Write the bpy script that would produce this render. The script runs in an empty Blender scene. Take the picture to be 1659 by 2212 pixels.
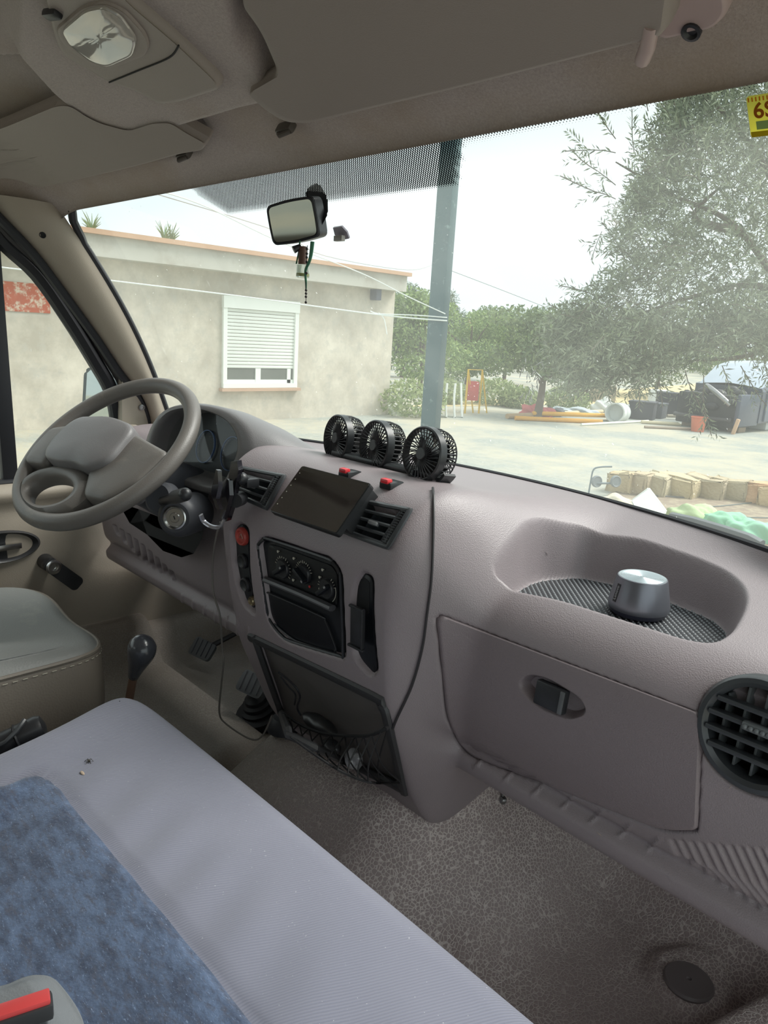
import bpy, bmesh, math, random
import numpy as np
from mathutils import Vector, Matrix
from mathutils.bvhtree import BVHTree

C = bpy.context.scene.collection
random.seed(7)
rng = np.random.default_rng(7)

# ------------------------------------------------------------------ camera
OZ = 1.70                       # height of the eye above the yard; shapes below are written relative to the eye
FPX, CX, CY = 1600.0, 829.5, 1106.0
_L = Vector((-1580, -482, FPX)).normalized()
AX = -_L
AY = Vector((1707, -284, FPX)); AY = (AY - AX * AY.dot(AX)).normalized()
AZ = AX.cross(AY)
R = Matrix((AX, AY, AZ))        # world = R @ (right, down, forward)
cam_d = bpy.data.cameras.new('camera')
cam = bpy.data.objects.new('camera', cam_d); C.objects.link(cam)
cam_d.sensor_fit = 'VERTICAL'; cam_d.sensor_height = 36.0
cam_d.lens = FPX / 2212 * 36.0
cam_d.clip_start = 0.02; cam_d.clip_end = 400
M = Matrix.Identity(4)
ri = R @ Vector((1, 0, 0)); up = R @ Vector((0, -1, 0)); bk = R @ Vector((0, 0, -1))
for i in range(3):
    M[i][0], M[i][1], M[i][2] = ri[i], up[i], bk[i]
M[2][3] = OZ
cam.matrix_world = M
bpy.context.scene.camera = cam

# ------------------------------------------------------------------ light
sc = bpy.context.scene
w = bpy.data.worlds.new('overcast_sky'); sc.world = w; w.use_nodes = True
nt = w.node_tree; nt.nodes.clear()
out = nt.nodes.new('ShaderNodeOutputWorld'); bg = nt.nodes.new('ShaderNodeBackground')
tc = nt.nodes.new('ShaderNodeTexCoord'); sep = nt.nodes.new('ShaderNodeSeparateXYZ')
rp = nt.nodes.new('ShaderNodeValToRGB')
nz = nt.nodes.new('ShaderNodeTexNoise'); nz.inputs['Scale'].default_value = 2.2; nz.inputs['Detail'].default_value = 3
ad = nt.nodes.new('ShaderNodeMath'); ad.operation = 'MULTIPLY_ADD'; ad.inputs[1].default_value = 0.16
nt.links.new(tc.outputs['Generated'], sep.inputs[0]); nt.links.new(tc.outputs['Generated'], nz.inputs['Vector'])
nt.links.new(nz.outputs['Fac'], ad.inputs[0]); nt.links.new(sep.outputs['Z'], ad.inputs[2])
nt.links.new(ad.outputs[0], rp.inputs[0])
e = rp.color_ramp.elements
e[0].position = 0.0; e[0].color = (0.74, 0.85, 0.87, 1)
e[1].position = 0.45; e[1].color = (0.90, 1.0, 1.0, 1)
nt.links.new(rp.outputs[0], bg.inputs[0]); bg.inputs[1].default_value = 1.25
nt.links.new(bg.outputs[0], out.inputs[0])
sun_d = bpy.data.lights.new('sun', 'SUN'); sun_d.energy = 4.2; sun_d.angle = math.radians(32); sun_d.color = (1, 0.97, 0.92)
sun = bpy.data.objects.new('sun', sun_d); C.objects.link(sun)
sun.rotation_euler = Vector((.30, .55, .80)).to_track_quat('Z', 'Y').to_euler(); sun.location = (0, 0, 12)
vs = sc.view_settings
sc.display_settings.display_device = 'sRGB'
vs.view_transform = 'Standard'; vs.look = 'None'; vs.gamma = 1.0; vs.use_curve_mapping = False
vs.exposure = 0.0
try:
    sc.cycles.max_bounces = 10; sc.cycles.transparent_max_bounces = 16; sc.cycles.diffuse_bounces = 6
except Exception: pass

# ------------------------------------------------------------------ pixel -> place helpers (eye relative)
def ray(u, v): return (R @ Vector((u - CX, v - CY, FPX)))
def onx(u, v, x): d = ray(u, v); return d * (x / d.x)
def ony(u, v, y): d = ray(u, v); return d * (y / d.y)
def onz(u, v, z): d = ray(u, v); return d * (z / d.z)
Rn = np.array([[AX.x, AX.y, AX.z], [AY.x, AY.y, AY.z], [AZ.x, AZ.y, AZ.z]])
def projn(P):
    c = P @ Rn
    z = np.where(c[:, 2] > 1e-3, c[:, 2], 1e-3)
    return np.stack([CX + FPX * c[:, 0] / z, CY + FPX * c[:, 1] / z], 1)

# ------------------------------------------------------------------ object helpers
def setp(o, label=None, cat=None, group=None, kind=None):
    if label: o['label'] = label
    if cat: o['category'] = cat
    if group: o['group'] = group
    if kind: o['kind'] = kind
    return o
def thing(name, loc, label, cat, group=None):
    o = bpy.data.objects.new(name, None); C.objects.link(o); o.empty_display_size = 0.02
    o.location = Vector(loc) + Vector((0, 0, OZ)); setp(o, label, cat, group); return o
def wloc(o):
    l = Vector(o.location)
    while o.parent is not None: o = o.parent; l = l + o.location
    return l
def link_mesh(name, me, mat, parent, smooth, ang):
    if mat is not None:
        for m_ in (mat if isinstance(mat, (list, tuple)) else [mat]): me.materials.append(m_)
    if smooth:
        me.polygons.foreach_set('use_smooth', [True] * len(me.polygons))
        if ang < 179: me.set_sharp_from_angle(angle=math.radians(ang))
    o = bpy.data.objects.new(name, me); C.objects.link(o)
    if parent is not None: o.parent = parent
    return o
def obj(name, bm, mat, parent=None, smooth=True, ang=38, base=None):
    """one mesh object; bm in eye-relative coordinates. base: origin of a top-level mesh."""
    bmesh.ops.recalc_face_normals(bm, faces=bm.faces)
    off = Vector((0, 0, OZ)) - (wloc(parent) if parent is not None else Vector((0, 0, 0)))
    loc = Vector((0, 0, 0))
    if parent is None and base is not None:
        loc = Vector(base) + Vector((0, 0, OZ)); off = off - loc
    bmesh.ops.translate(bm, verts=bm.verts, vec=off)
    me = bpy.data.meshes.new(name); bm.to_mesh(me); bm.free()
    o = link_mesh(name, me, mat, parent, smooth, ang); o.location = loc
    return o
def nobj(name, V, F, mat, parent=None, smooth=True, ang=180, uv=None):
    """mesh from numpy arrays: V (n,3) eye-relative, F (m,3|4)"""
    off = Vector((0, 0, OZ)) - (wloc(parent) if parent is not None else Vector((0, 0, 0)))
    V = np.asarray(V, float) + np.array(off)
    F = np.asarray(F, np.int32); k = F.shape[1]
    me = bpy.data.meshes.new(name)
    me.vertices.add(len(V)); me.vertices.foreach_set('co', V.astype(np.float32).ravel())
    me.loops.add(F.size); me.loops.foreach_set('vertex_index', F.ravel())
    me.polygons.add(len(F)); me.polygons.foreach_set('loop_start', np.arange(0, F.size, k, dtype=np.int32))
    me.polygons.foreach_set('loop_total', np.full(len(F), k, np.int32))
    me.update(calc_edges=True); me.validate()
    if uv is not None:
        l = me.uv_layers.new(name='UVMap'); l.data.foreach_set('uv', uv[F.ravel()].astype(np.float32).ravel())
    return link_mesh(name, me, mat, parent, smooth, ang)

def frame(o, z, x=None):
    """matrix with origin o, local z along z"""
    z = Vector(z).normalized()
    x = Vector(x) if x is not None else (Vector((1, 0, 0)) if abs(z.x) < .9 else Vector((0, 1, 0)))
    x = (x - z * x.dot(z)).normalized(); y = z.cross(x)
    m = Matrix((x, y, z)).transposed().to_4x4(); m.translation = Vector(o); return m
I4 = Matrix.Identity(4)
def NB(): return bmesh.new()
def box(bm, c, s, m=I4, bev=0.0, seg=2):
    r = bmesh.ops.create_cube(bm, size=1.0)
    vs_ = r['verts']
    for v in vs_: v.co = Vector((v.co.x * s[0] + c[0], v.co.y * s[1] + c[1], v.co.z * s[2] + c[2]))
    if bev > 0:
        es = list({e_ for v in vs_ for e_ in v.link_edges})
        g = bmesh.ops.bevel(bm, geom=es, offset=bev, segments=seg, profile=0.6, affect='EDGES', clamp_overlap=True)
        vs_ = list({v for f in g['faces'] for v in f.verts} | {v for v in vs_ if v.is_valid})
    bmesh.ops.transform(bm, matrix=m, verts=vs_)
    return vs_
def ringpts(r, n, z=0.0, rx=None): 
    return [Vector((r * math.cos(2 * math.pi * i / n), (rx or r) * math.sin(2 * math.pi * i / n), z)) for i in range(n)]
def loft(bm, rings, close=True, cap0=True, cap1=True):
    R_ = [[bm.verts.new(p) for p in r] for r in rings]; n = len(R_[0])
    for a, b in zip(R_[:-1], R_[1:]):
        for i in range(n if close else n - 1):
            j = (i + 1) % n
            try: bm.faces.new((a[i], a[j], b[j], b[i]))
            except ValueError: pass
    if close and cap0: bm.faces.new(R_[0][::-1])
    if close and cap1: bm.faces.new(R_[-1])
    return R_
def lathe(bm, prof, m=I4, n=32, ry=1.0, cap0=True, cap1=True):
    """prof: list of (r, z)"""
    loft(bm, [[m @ Vector((r * math.cos(2 * math.pi * i / n), r * ry * math.sin(2 * math.pi * i / n), z)) for i in range(n)] for r, z in prof], True, cap0, cap1)
def cyl(bm, p0, p1, r0, r1=None, n=16):
    p0, p1 = Vector(p0), Vector(p1); m = frame(p0, p1 - p0); L = (p1 - p0).length
    lathe(bm, [(r0, 0), (r1 if r1 is not None else r0, L)], m, n)
def catmull(pts, k=8, closed=False):
    P = [Vector(p) for p in pts]; n = len(P); o = []
    rngN = n if closed else n - 1
    for i in range(rngN):
        g = (lambda j: P[j % n]) if closed else (lambda j: P[max(0, min(n - 1, j))])
        a, b, c, d = g(i - 1), g(i), g(i + 1), g(i + 2)
        for s in range(k):
            t = s / k
            o.append(0.5 * ((2 * b) + (c - a) * t + (2 * a - 5 * b + 4 * c - d) * t * t + (3 * b - a - 3 * c + d) * t ** 3))
    if not closed: o.append(P[-1].copy())
    return o
def tube(bm, pts, r, n=8, closed=False, flat=1.0, upv=(0, 0, 1)):
    pts = [Vector(p) for p in pts]; N = len(pts); rings = []
    rr = r if isinstance(r, (list, tuple)) else [r] * N
    prev = None
    for i, p in enumerate(pts):
        a = pts[(i - 1) % N] if (closed or i > 0) else p
        b = pts[(i + 1) % N] if (closed or i < N - 1) else p
        t = (b - a).normalized()
        if prev is None:
            u = Vector(upv); 
            if abs(u.dot(t)) > .95: u = Vector((1, 0, 0))
            x = (u - t * u.dot(t)).normalized()
        else: x = (prev - t * prev.dot(t)).normalized()
        prev = x; y = t.cross(x)
        rings.append([p + x * rr[i] * flat * math.cos(2 * math.pi * k / n) + y * rr[i] * math.sin(2 * math.pi * k / n) for k in range(n)])
    if closed:
        V = [[bm.verts.new(q) for q in rg] for rg in rings]
        for i in range(N):
            a, b = V[i], V[(i + 1) % N]
            for k in range(n): bm.faces.new((a[k], a[(k + 1) % n], b[(k + 1) % n], b[k]))
    else: loft(bm, rings)
def ball(bm, c, r, s=(1, 1, 1), m=I4, n=16):
    g = bmesh.ops.create_uvsphere(bm, u_segments=n, v_segments=max(6, n // 2), radius=r)
    bmesh.ops.transform(bm, matrix=m @ Matrix.Translation(Vector(c)) @ Matrix.Diagonal((*s, 1)), verts=g['verts'])
def prism(bm, poly, h, m=I4, bev=0.0):
    """poly: 2D outline in local xy, thickness h in +z"""
    a = [bm.verts.new(m @ Vector((x, y, 0))) for x, y in poly]
    b = [bm.verts.new(m @ Vector((x, y, h))) for x, y in poly]
    n = len(poly); fs = [bm.faces.new(a[::-1]), bm.faces.new(b)]
    for i in range(n): fs.append(bm.faces.new((a[i], a[(i + 1) % n], b[(i + 1) % n], b[i])))
    if bev > 0:
        es = list({e_ for f in fs for e_ in f.edges})
        bmesh.ops.bevel(bm, geom=es, offset=bev, segments=2, profile=0.6, affect='EDGES', clamp_overlap=True)
def rrect(w_, h_, r, k=5):
    o = []
    for cx_, cy_, a0 in ((w_ / 2 - r, h_ / 2 - r, 0), (-w_ / 2 + r, h_ / 2 - r, 90), (-w_ / 2 + r, -h_ / 2 + r, 180), (w_ / 2 - r, -h_ / 2 + r, 270)):
        for i in range(k + 1):
            a = math.radians(a0 + 90 * i / k); o.append((cx_ + r * math.cos(a), cy_ + r * math.sin(a)))
    return o
def roundpoly(P, r, k=6):
    """2D polygon with rounded corners; r scalar or list"""
    P = [Vector((p[0], p[1])) for p in P]; n = len(P); o = []
    for i in range(n):
        a, b, c = P[i - 1], P[i], P[(i + 1) % n]; rr = r[i] if isinstance(r, (list, tuple)) else r
        da, dc = (a - b), (c - b); la, lc = da.length, dc.length
        d = min(rr, la * .48, lc * .48); p0 = b + da.normalized() * d; p1 = b + dc.normalized() * d
        for s in range(k + 1):
            t = s / k; q = p0 * (1 - t) ** 2 + b * 2 * t * (1 - t) + p1 * t * t; o.append((q.x, q.y))
    return o
def resample(P, step):
    o = []
    n = len(P)
    for i in range(n):
        a = Vector(P[i]); b = Vector(P[(i + 1) % n]); k = max(1, int((b - a).length / step))
        for s in range(k): o.append(tuple(a.lerp(b, s / k)))
    return o
def sdf_poly(U, P):
    """signed distance (negative inside) from points U (n,2) to polygon P"""
    P = np.asarray(P, float); d = np.full(len(U), 1e18); ins = np.zeros(len(U), bool)
    n = len(P)
    for i in range(n):
        a, b = P[i], P[(i + 1) % n]; e_ = b - a; wv = U - a
        t = np.clip((wv @ e_) / max(e_ @ e_, 1e-12), 0, 1); q = wv - t[:, None] * e_
        d = np.minimum(d, (q ** 2).sum(1))
        c1 = (a[1] > U[:, 1]) != (b[1] > U[:, 1])
        with np.errstate(divide='ignore', invalid='ignore'):
            xs = (b[0] - a[0]) * (U[:, 1] - a[1]) / (b[1] - a[1] + 1e-30) + a[0]
        ins ^= c1 & (U[:, 0] < xs)
    d = np.sqrt(d); return np.where(ins, -d, d)
def sstep(a, b, x): t = np.clip((x - a) / (b - a), 0, 1); return t * t * (3 - 2 * t)

class Surf:
    def __init__(s, V, F): s.b = BVHTree.FromPolygons([tuple(v) for v in V], [tuple(f) for f in F])
    def hit(s, u, v):
        d = ray(u, v).normalized(); h = s.b.ray_cast(Vector((0, 0, 0)), d)
        if h[0] is None:
            h = s.b.find_nearest(d * 1.1)
        n = h[1] if h[1].dot(d) < 0 else -h[1]
        return h[0], n
def gridF(nx, ny):
    i = np.arange((nx - 1) * (ny - 1)); a = (i // (ny - 1)) * ny + i % (ny - 1)
    return np.stack([a, a + 1, a + ny + 1, a + ny], 1)
def patch(surf, poly, h, t, mat, name, parent, rings=14, rnd=0.004, step=14, crown=0.0, label=None, ang=50, shift=None):
    """a panel lying on a surface: pixel outline poly, h proud of it, t thick, rounded rim"""
    P = resample(poly, step); n = len(P); c = Vector((sum(p[0] for p in P) / n, sum(p[1] for p in P) / n))
    cols = []
    hits = {}
    S = [i / rings for i in range(1, rings)] + [1.0 - .35 * min(.06, 1 / rings), 1.0]
    bm = bmesh.new(); R_ = []
    size = None
    def H(q): return surf.hit(q.x, q.y)
    pc, nc = H(c)
    Pe = [H(Vector(p)) for p in P]
    def off(q, nn, hh):
        d_ = q.normalized(); return q - d_ * (hh / max(.30, -nn.dot(d_)))
    size = max((q - pc).length for q, _ in Pe)
    S = [i / rings for i in range(1, rings)]
    S += [1 - rnd / size, 1 - .45 * rnd / size]
    for s in S:
        rg = []
        for p in P:
            q, nn = H(c.lerp(Vector(p), s)); hh = h + crown * (1 - s * s)
            if s > 1 - .6 * rnd / size: hh -= rnd * .3
            rg.append(off(q, nn, hh))
        R_.append(rg)
    R_.append([off(q, nn, h) - nn * rnd for q, nn in Pe])
    R_.append([off(q, nn, h) - nn * t for q, nn in Pe])
    if shift: R_ = [[q + Vector(shift) for q in rg] for rg in R_]; 
    cv = bm.verts.new(off(pc, nc, h + crown) + (Vector(shift) if shift else Vector((0, 0, 0))))
    RV = loft(bm, R_, True, False, True)
    for i in range(n): bm.faces.new((cv, RV[0][i], RV[0][(i + 1) % n]))
    o = obj(name, bm, mat, parent, True, ang)
    if label: o['label'] = label
    return o
def pline(surf, pts, h, k=6, closed=False):
    q = catmull([(p[0], p[1], 0) for p in pts], k, closed) if k > 1 else [Vector((p[0], p[1], 0)) for p in pts]
    o = []
    for a in q:
        p, n = surf.hit(a.x, a.y); d_ = ray(a.x, a.y).normalized(); o.append(d_ * (d_.dot(p) - h / max(.3, -n.dot(d_))))
    return o

# ------------------------------------------------------------------ materials
def lin(c):
    c = c / 255.0; return c / 12.92 if c <= 0.04045 else ((c + 0.055) / 1.055) ** 2.4
def rgb(r, g, b): return (lin(r), lin(g), lin(b), 1)
class G:
    def __init__(s, name):
        s.m = bpy.data.materials.new(name); s.m.use_nodes = True; s.t = s.m.node_tree; s.t.nodes.clear()
        s.o = s.n('ShaderNodeOutputMaterial'); s.c = s.n('ShaderNodeTexCoord')
    def n(s, k, **kw):
        x = s.t.nodes.new(k)
        for a, b in kw.items(): setattr(x, a, b)
        return x
    def l(s, a, b): s.t.links.new(a, b)
    def noise(s, scale, detail=3, rough=.5, vec=None, stretch=None):
        x = s.n('ShaderNodeTexNoise'); x.inputs['Scale'].default_value = scale; x.inputs['Detail'].default_value = detail; x.inputs['Roughness'].default_value = rough
        src = vec or s.c.outputs['Object']
        if stretch:
            mp = s.n('ShaderNodeMapping'); mp.inputs['Scale'].default_value = stretch; s.l(src, mp.inputs[0]); src = mp.outputs[0]
        s.l(src, x.inputs['Vector']); return x.outputs['Fac']
    def ramp(s, f, stops):
        r = s.n('ShaderNodeValToRGB'); s.l(f, r.inputs[0]); el = r.color_ramp.elements
        while len(el) < len(stops): el.new(.5)
        for e_, (p, c) in zip(el, stops): e_.position = p; e_.color = c
        return r.outputs[0]
    def mix(s, f, a, b):
        x = s.n('ShaderNodeMix', data_type='RGBA')
        if isinstance(f, (int, float)): x.inputs[0].default_value = f
        else: s.l(f, x.inputs[0])
        for v, i in ((a, 6), (b, 7)):
            if isinstance(v, tuple): x.inputs[i].default_value = v
            else: s.l(v, x.inputs[i])
        return x.outputs[2]
    def math(s, op, a, b=None, c=None):
        x = s.n('ShaderNodeMath', operation=op)
        for i, v in enumerate((a, b, c)):
            if v is None: continue
            if isinstance(v, (int, float)): x.inputs[i].default_value = v
            else: s.l(v, x.inputs[i])
        return x.outputs[0]
def mk(name, col, rough=.55, var=.08, vscale=6, bump=None, metal=0.0, spec=.5, coat=0.0, dirt=None, sheen=0.0, emit=None, trans=0.0):
    g = G(name); b = g.n('ShaderNodeBsdfPrincipled')
    b.inputs['Roughness'].default_value = rough; b.inputs['Metallic'].default_value = metal
    b.inputs['Specular IOR Level'].default_value = spec; b.inputs['Coat Weight'].default_value = coat
    b.inputs['Sheen Weight'].default_value = sheen; b.inputs['Transmission Weight'].default_value = trans
    a = tuple(min(1, c * (1 - var)) for c in col[:3]) + (1,); d = tuple(min(1, c * (1 + var)) for c in col[:3]) + (1,)
    cc = g.mix(g.noise(vscale, 4), a, d)
    if dirt:
        dc, ds, lo, hi = dirt
        cc = g.mix(g.ramp(g.noise(ds, 6, .65), [(lo, (0, 0, 0, 1)), (hi, (1, 1, 1, 1))]), cc, dc)
    g.l(cc, b.inputs['Base Color'])
    if bump:
        kind, scale, strength, dist = bump
        if kind == 'noise': h = g.noise(scale, 2)
        elif kind == 'grain':
            v = g.n('ShaderNodeTexVoronoi', feature='F1'); v.inputs['Scale'].default_value = scale; g.l(g.c.outputs['Object'], v.inputs['Vector']); h = v.outputs['Distance']
        elif kind == 'cells':
            v = g.n('ShaderNodeTexVoronoi', feature='DISTANCE_TO_EDGE'); v.inputs['Scale'].default_value = scale; g.l(g.c.outputs['Object'], v.inputs['Vector'])
            h = g.ramp(v.outputs['Distance'], [(0, (0, 0, 0, 1)), (.12, (1, 1, 1, 1))])
        bp = g.n('ShaderNodeBump'); bp.inputs['Strength'].default_value = strength; bp.inputs['Distance'].default_value = dist
        g.l(h, bp.inputs['Height']); g.l(bp.outputs[0], b.inputs['Normal'])
    if emit: b.inputs['Emission Color'].default_value = emit[0]; b.inputs['Emission Strength'].default_value = emit[1]
    g.l(b.outputs[0], g.o.inputs[0]); return g.m

DASH = mk('mauve_grained_plastic', rgb(146, 136, 139), .43, .05, 3, ('grain', 620, .32, .001), dirt=(rgb(154, 142, 146), 3, .5, .8), spec=.6)
DASH_LID = mk('mauve_plastic_lid', rgb(134, 123, 126), .43, .05, 3, ('grain', 620, .32, .001))
GREYPL = mk('grey_plastic', rgb(126, 124, 125), .42, .05, 5, ('grain', 600, .2, .0008))
GREYPL2 = mk('wheel_grey_plastic', rgb(114, 110, 106), .42, .08, 9, ('grain', 500, .2, .0008), dirt=(rgb(132, 126, 118), 14, .62, .75))
BLACKPL = mk('black_plastic', rgb(42, 43, 46), .38, .06, 8, ('grain', 600, .15, .0006))
VENTPL = mk('charcoal_plastic', rgb(60, 63, 66), .33, .05, 8)
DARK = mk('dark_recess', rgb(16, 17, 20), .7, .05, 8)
PANEL = mk('panel_black', rgb(24, 27, 32), .35, .08, 12)
BEIGE = mk('beige_trim', rgb(166, 156, 142), .55, .04, 3, ('grain', 500, .15, .0008))
BEIGED = mk('door_card', rgb(160, 151, 138), .6, .06, 2.5, ('grain', 500, .2, .0008), dirt=(rgb(140, 128, 112), 4, .55, .85))
RUBBER = mk('black_rubber', rgb(34, 35, 40), .55, .1, 20)
CHROME = mk('chrome', rgb(200, 200, 198), .22, .03, 8, metal=1.0)
STEEL = mk('dull_steel', rgb(150, 150, 150), .4, .05, 8, metal=1.0)
RED = mk('red_plastic', rgb(200, 62, 58), .35, .05, 10)
REDF = mk('fan_switch_red', rgb(225, 55, 62), .3, .05, 10)
WHITE = mk('white_paint', rgb(225, 228, 224), .5, .03, 4)
MIRROR = mk('mirror_glass', rgb(190, 196, 190), .03, .0, 4, metal=1.0)
SCREEN = mk('screen_glass', rgb(10, 11, 13), .04, .0, 4, spec=1.0, coat=1.0)
SCREEN.node_tree.nodes['Principled BSDF'].inputs['Coat IOR'].default_value = 2.2

def fabric_grey():
    g = G('grey_twill_fabric'); b = g.n('ShaderNodeBsdfPrincipled'); b.inputs['Roughness'].default_value = .85; b.inputs['Sheen Weight'].default_value = .25
    b.inputs['Specular IOR Level'].default_value = .2
    wv = g.n('ShaderNodeTexWave'); wv.inputs['Scale'].default_value = 95; wv.inputs['Distortion'].default_value = .6; wv.inputs['Detail'].default_value = 1
    mp = g.n('ShaderNodeMapping'); mp.inputs['Rotation'].default_value = (0, 0, math.radians(25)); g.l(g.c.outputs['Object'], mp.inputs[0]); g.l(mp.outputs[0], wv.inputs['Vector'])
    base = g.mix(g.noise(7, 4), rgb(124, 126, 142), rgb(138, 139, 154))
    base = g.mix(g.math('MULTIPLY', wv.outputs['Fac'], .32), base, rgb(162, 163, 177))
    lint = g.ramp(g.noise(380, 2, .5), [(.735, (0, 0, 0, 1)), (.77, (1, 1, 1, 1))]); base = g.mix(lint, base, rgb(205, 205, 210))
    g.l(base, b.inputs['Base Color'])
    bp = g.n('ShaderNodeBump'); bp.inputs['Strength'].default_value = .35; bp.inputs['Distance'].default_value = .0012
    g.l(wv.outputs['Fac'], bp.inputs['Height']); g.l(bp.outputs[0], b.inputs['Normal']); g.l(b.outputs[0], g.o.inputs[0]); return g.m
def fabric_blue():
    g = G('blue_mottled_fabric'); b = g.n('ShaderNodeBsdfPrincipled'); b.inputs['Roughness'].default_value = .9; b.inputs['Sheen Weight'].default_value = .3
    b.inputs['Specular IOR Level'].default_value = .2
    f = g.ramp(g.noise(26, 6, .7, stretch=(1, 2.2, 1)), [(.38, (0, 0, 0, 1)), (.62, (1, 1, 1, 1))])
    base = g.mix(f, rgb(68, 78, 100), rgb(100, 118, 148))
    base = g.mix(g.ramp(g.noise(60, 5, .7, stretch=(1, 3, 1)), [(.5, (0, 0, 0, 1)), (.7, (1, 1, 1, 1))]), base, rgb(84, 88, 104))
    base = g.mix(g.ramp(g.noise(170, 4, .8, stretch=(1, 4, 1)), [(.60, (0, 0, 0, 1)), (.70, (1, 1, 1, 1))]), base, rgb(158, 178, 210))
    g.l(base, b.inputs['Base Color'])
    bp = g.n('ShaderNodeBump'); bp.inputs['Strength'].default_value = .5; bp.inputs['Distance'].default_value = .002
    g.l(g.noise(300, 3), bp.inputs['Height']); g.l(bp.outputs[0], b.inputs['Normal']); g.l(b.outputs[0], g.o.inputs[0]); return g.m
def headliner_mat():
    g = G('felt_headliner'); b = g.n('ShaderNodeBsdfPrincipled'); b.inputs['Roughness'].default_value = .95; b.inputs['Specular IOR Level'].default_value = .1; b.inputs['Sheen Weight'].default_value = .3
    base = g.mix(g.noise(330, 3, .7), rgb(138, 128, 123), rgb(192, 180, 174))
    base = g.mix(g.ramp(g.noise(3.2, 5, .6), [(.45, (0, 0, 0, 1)), (.8, (1, 1, 1, 1))]), base, rgb(150, 132, 112))
    g.l(base, b.inputs['Base Color'])
    bp = g.n('ShaderNodeBump'); bp.inputs['Strength'].default_value = .5; bp.inputs['Distance'].default_value = .0015
    g.l(g.noise(500, 2), bp.inputs['Height']); g.l(bp.outputs[0], b.inputs['Normal']); g.l(b.outputs[0], g.o.inputs[0]); return g.m
def floor_mat():
    g = G('pebbled_rubber_mat'); b = g.n('ShaderNodeBsdfPrincipled'); b.inputs['Roughness'].default_value = .55; b.inputs['Specular IOR Level'].default_value = .45
    v = g.n('ShaderNodeTexVoronoi', feature='DISTANCE_TO_EDGE'); v.inputs['Scale'].default_value = 150; g.l(g.c.outputs['Object'], v.inputs['Vector'])
    ed = g.ramp(v.outputs['Distance'], [(.02, (1, 1, 1, 1)), (.14, (0, 0, 0, 1))])
    base = g.mix(g.noise(5, 5, .6), rgb(148, 134, 132), rgb(172, 157, 154))
    wear = g.ramp(g.noise(2.3, 4, .6), [(.40, (0, 0, 0, 1)), (.60, (1, 1, 1, 1))])
    base = g.mix(g.math('MULTIPLY', ed, g.math('MULTIPLY_ADD', wear, .55, .22)), base, rgb(236, 226, 220))
    # sandy dust on the driver's half
    sp = g.n('ShaderNodeSeparateXYZ'); g.l(g.c.outputs['Object'], sp.inputs[0])
    dr = g.ramp(g.math('MULTIPLY_ADD', sp.outputs['X'], -1.6, -1.45), [(0, (0, 0, 0, 1)), (.35, (1, 1, 1, 1))])
    base = g.mix(g.math('MULTIPLY', dr, .75), base, g.mix(g.noise(11, 6, .7), rgb(118, 114, 104), rgb(156, 150, 138)))
    g.l(base, b.inputs['Base Color'])
    bp = g.n('ShaderNodeBump'); bp.inputs['Strength'].default_value = .5; bp.inputs['Distance'].default_value = .0015; bp.invert = True
    g.l(ed, bp.inputs['Height']); g.l(bp.outputs[0], b.inputs['Normal']); g.l(b.outputs[0], g.o.inputs[0]); return g.m
FGREY, FBLUE, FELT, MATFLOOR = fabric_grey(), fabric_blue(), headliner_mat(), floor_mat()
LEATH = mk('worn_grey_leatherette', rgb(132, 134, 132), .5, .06, 6, ('grain', 260, .3, .001), dirt=(rgb(158, 158, 150), 9, .6, .8))
LEATHS = mk('taupe_leatherette_side', rgb(128, 120, 110), .55, .06, 6, ('grain', 260, .3, .001))

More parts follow.
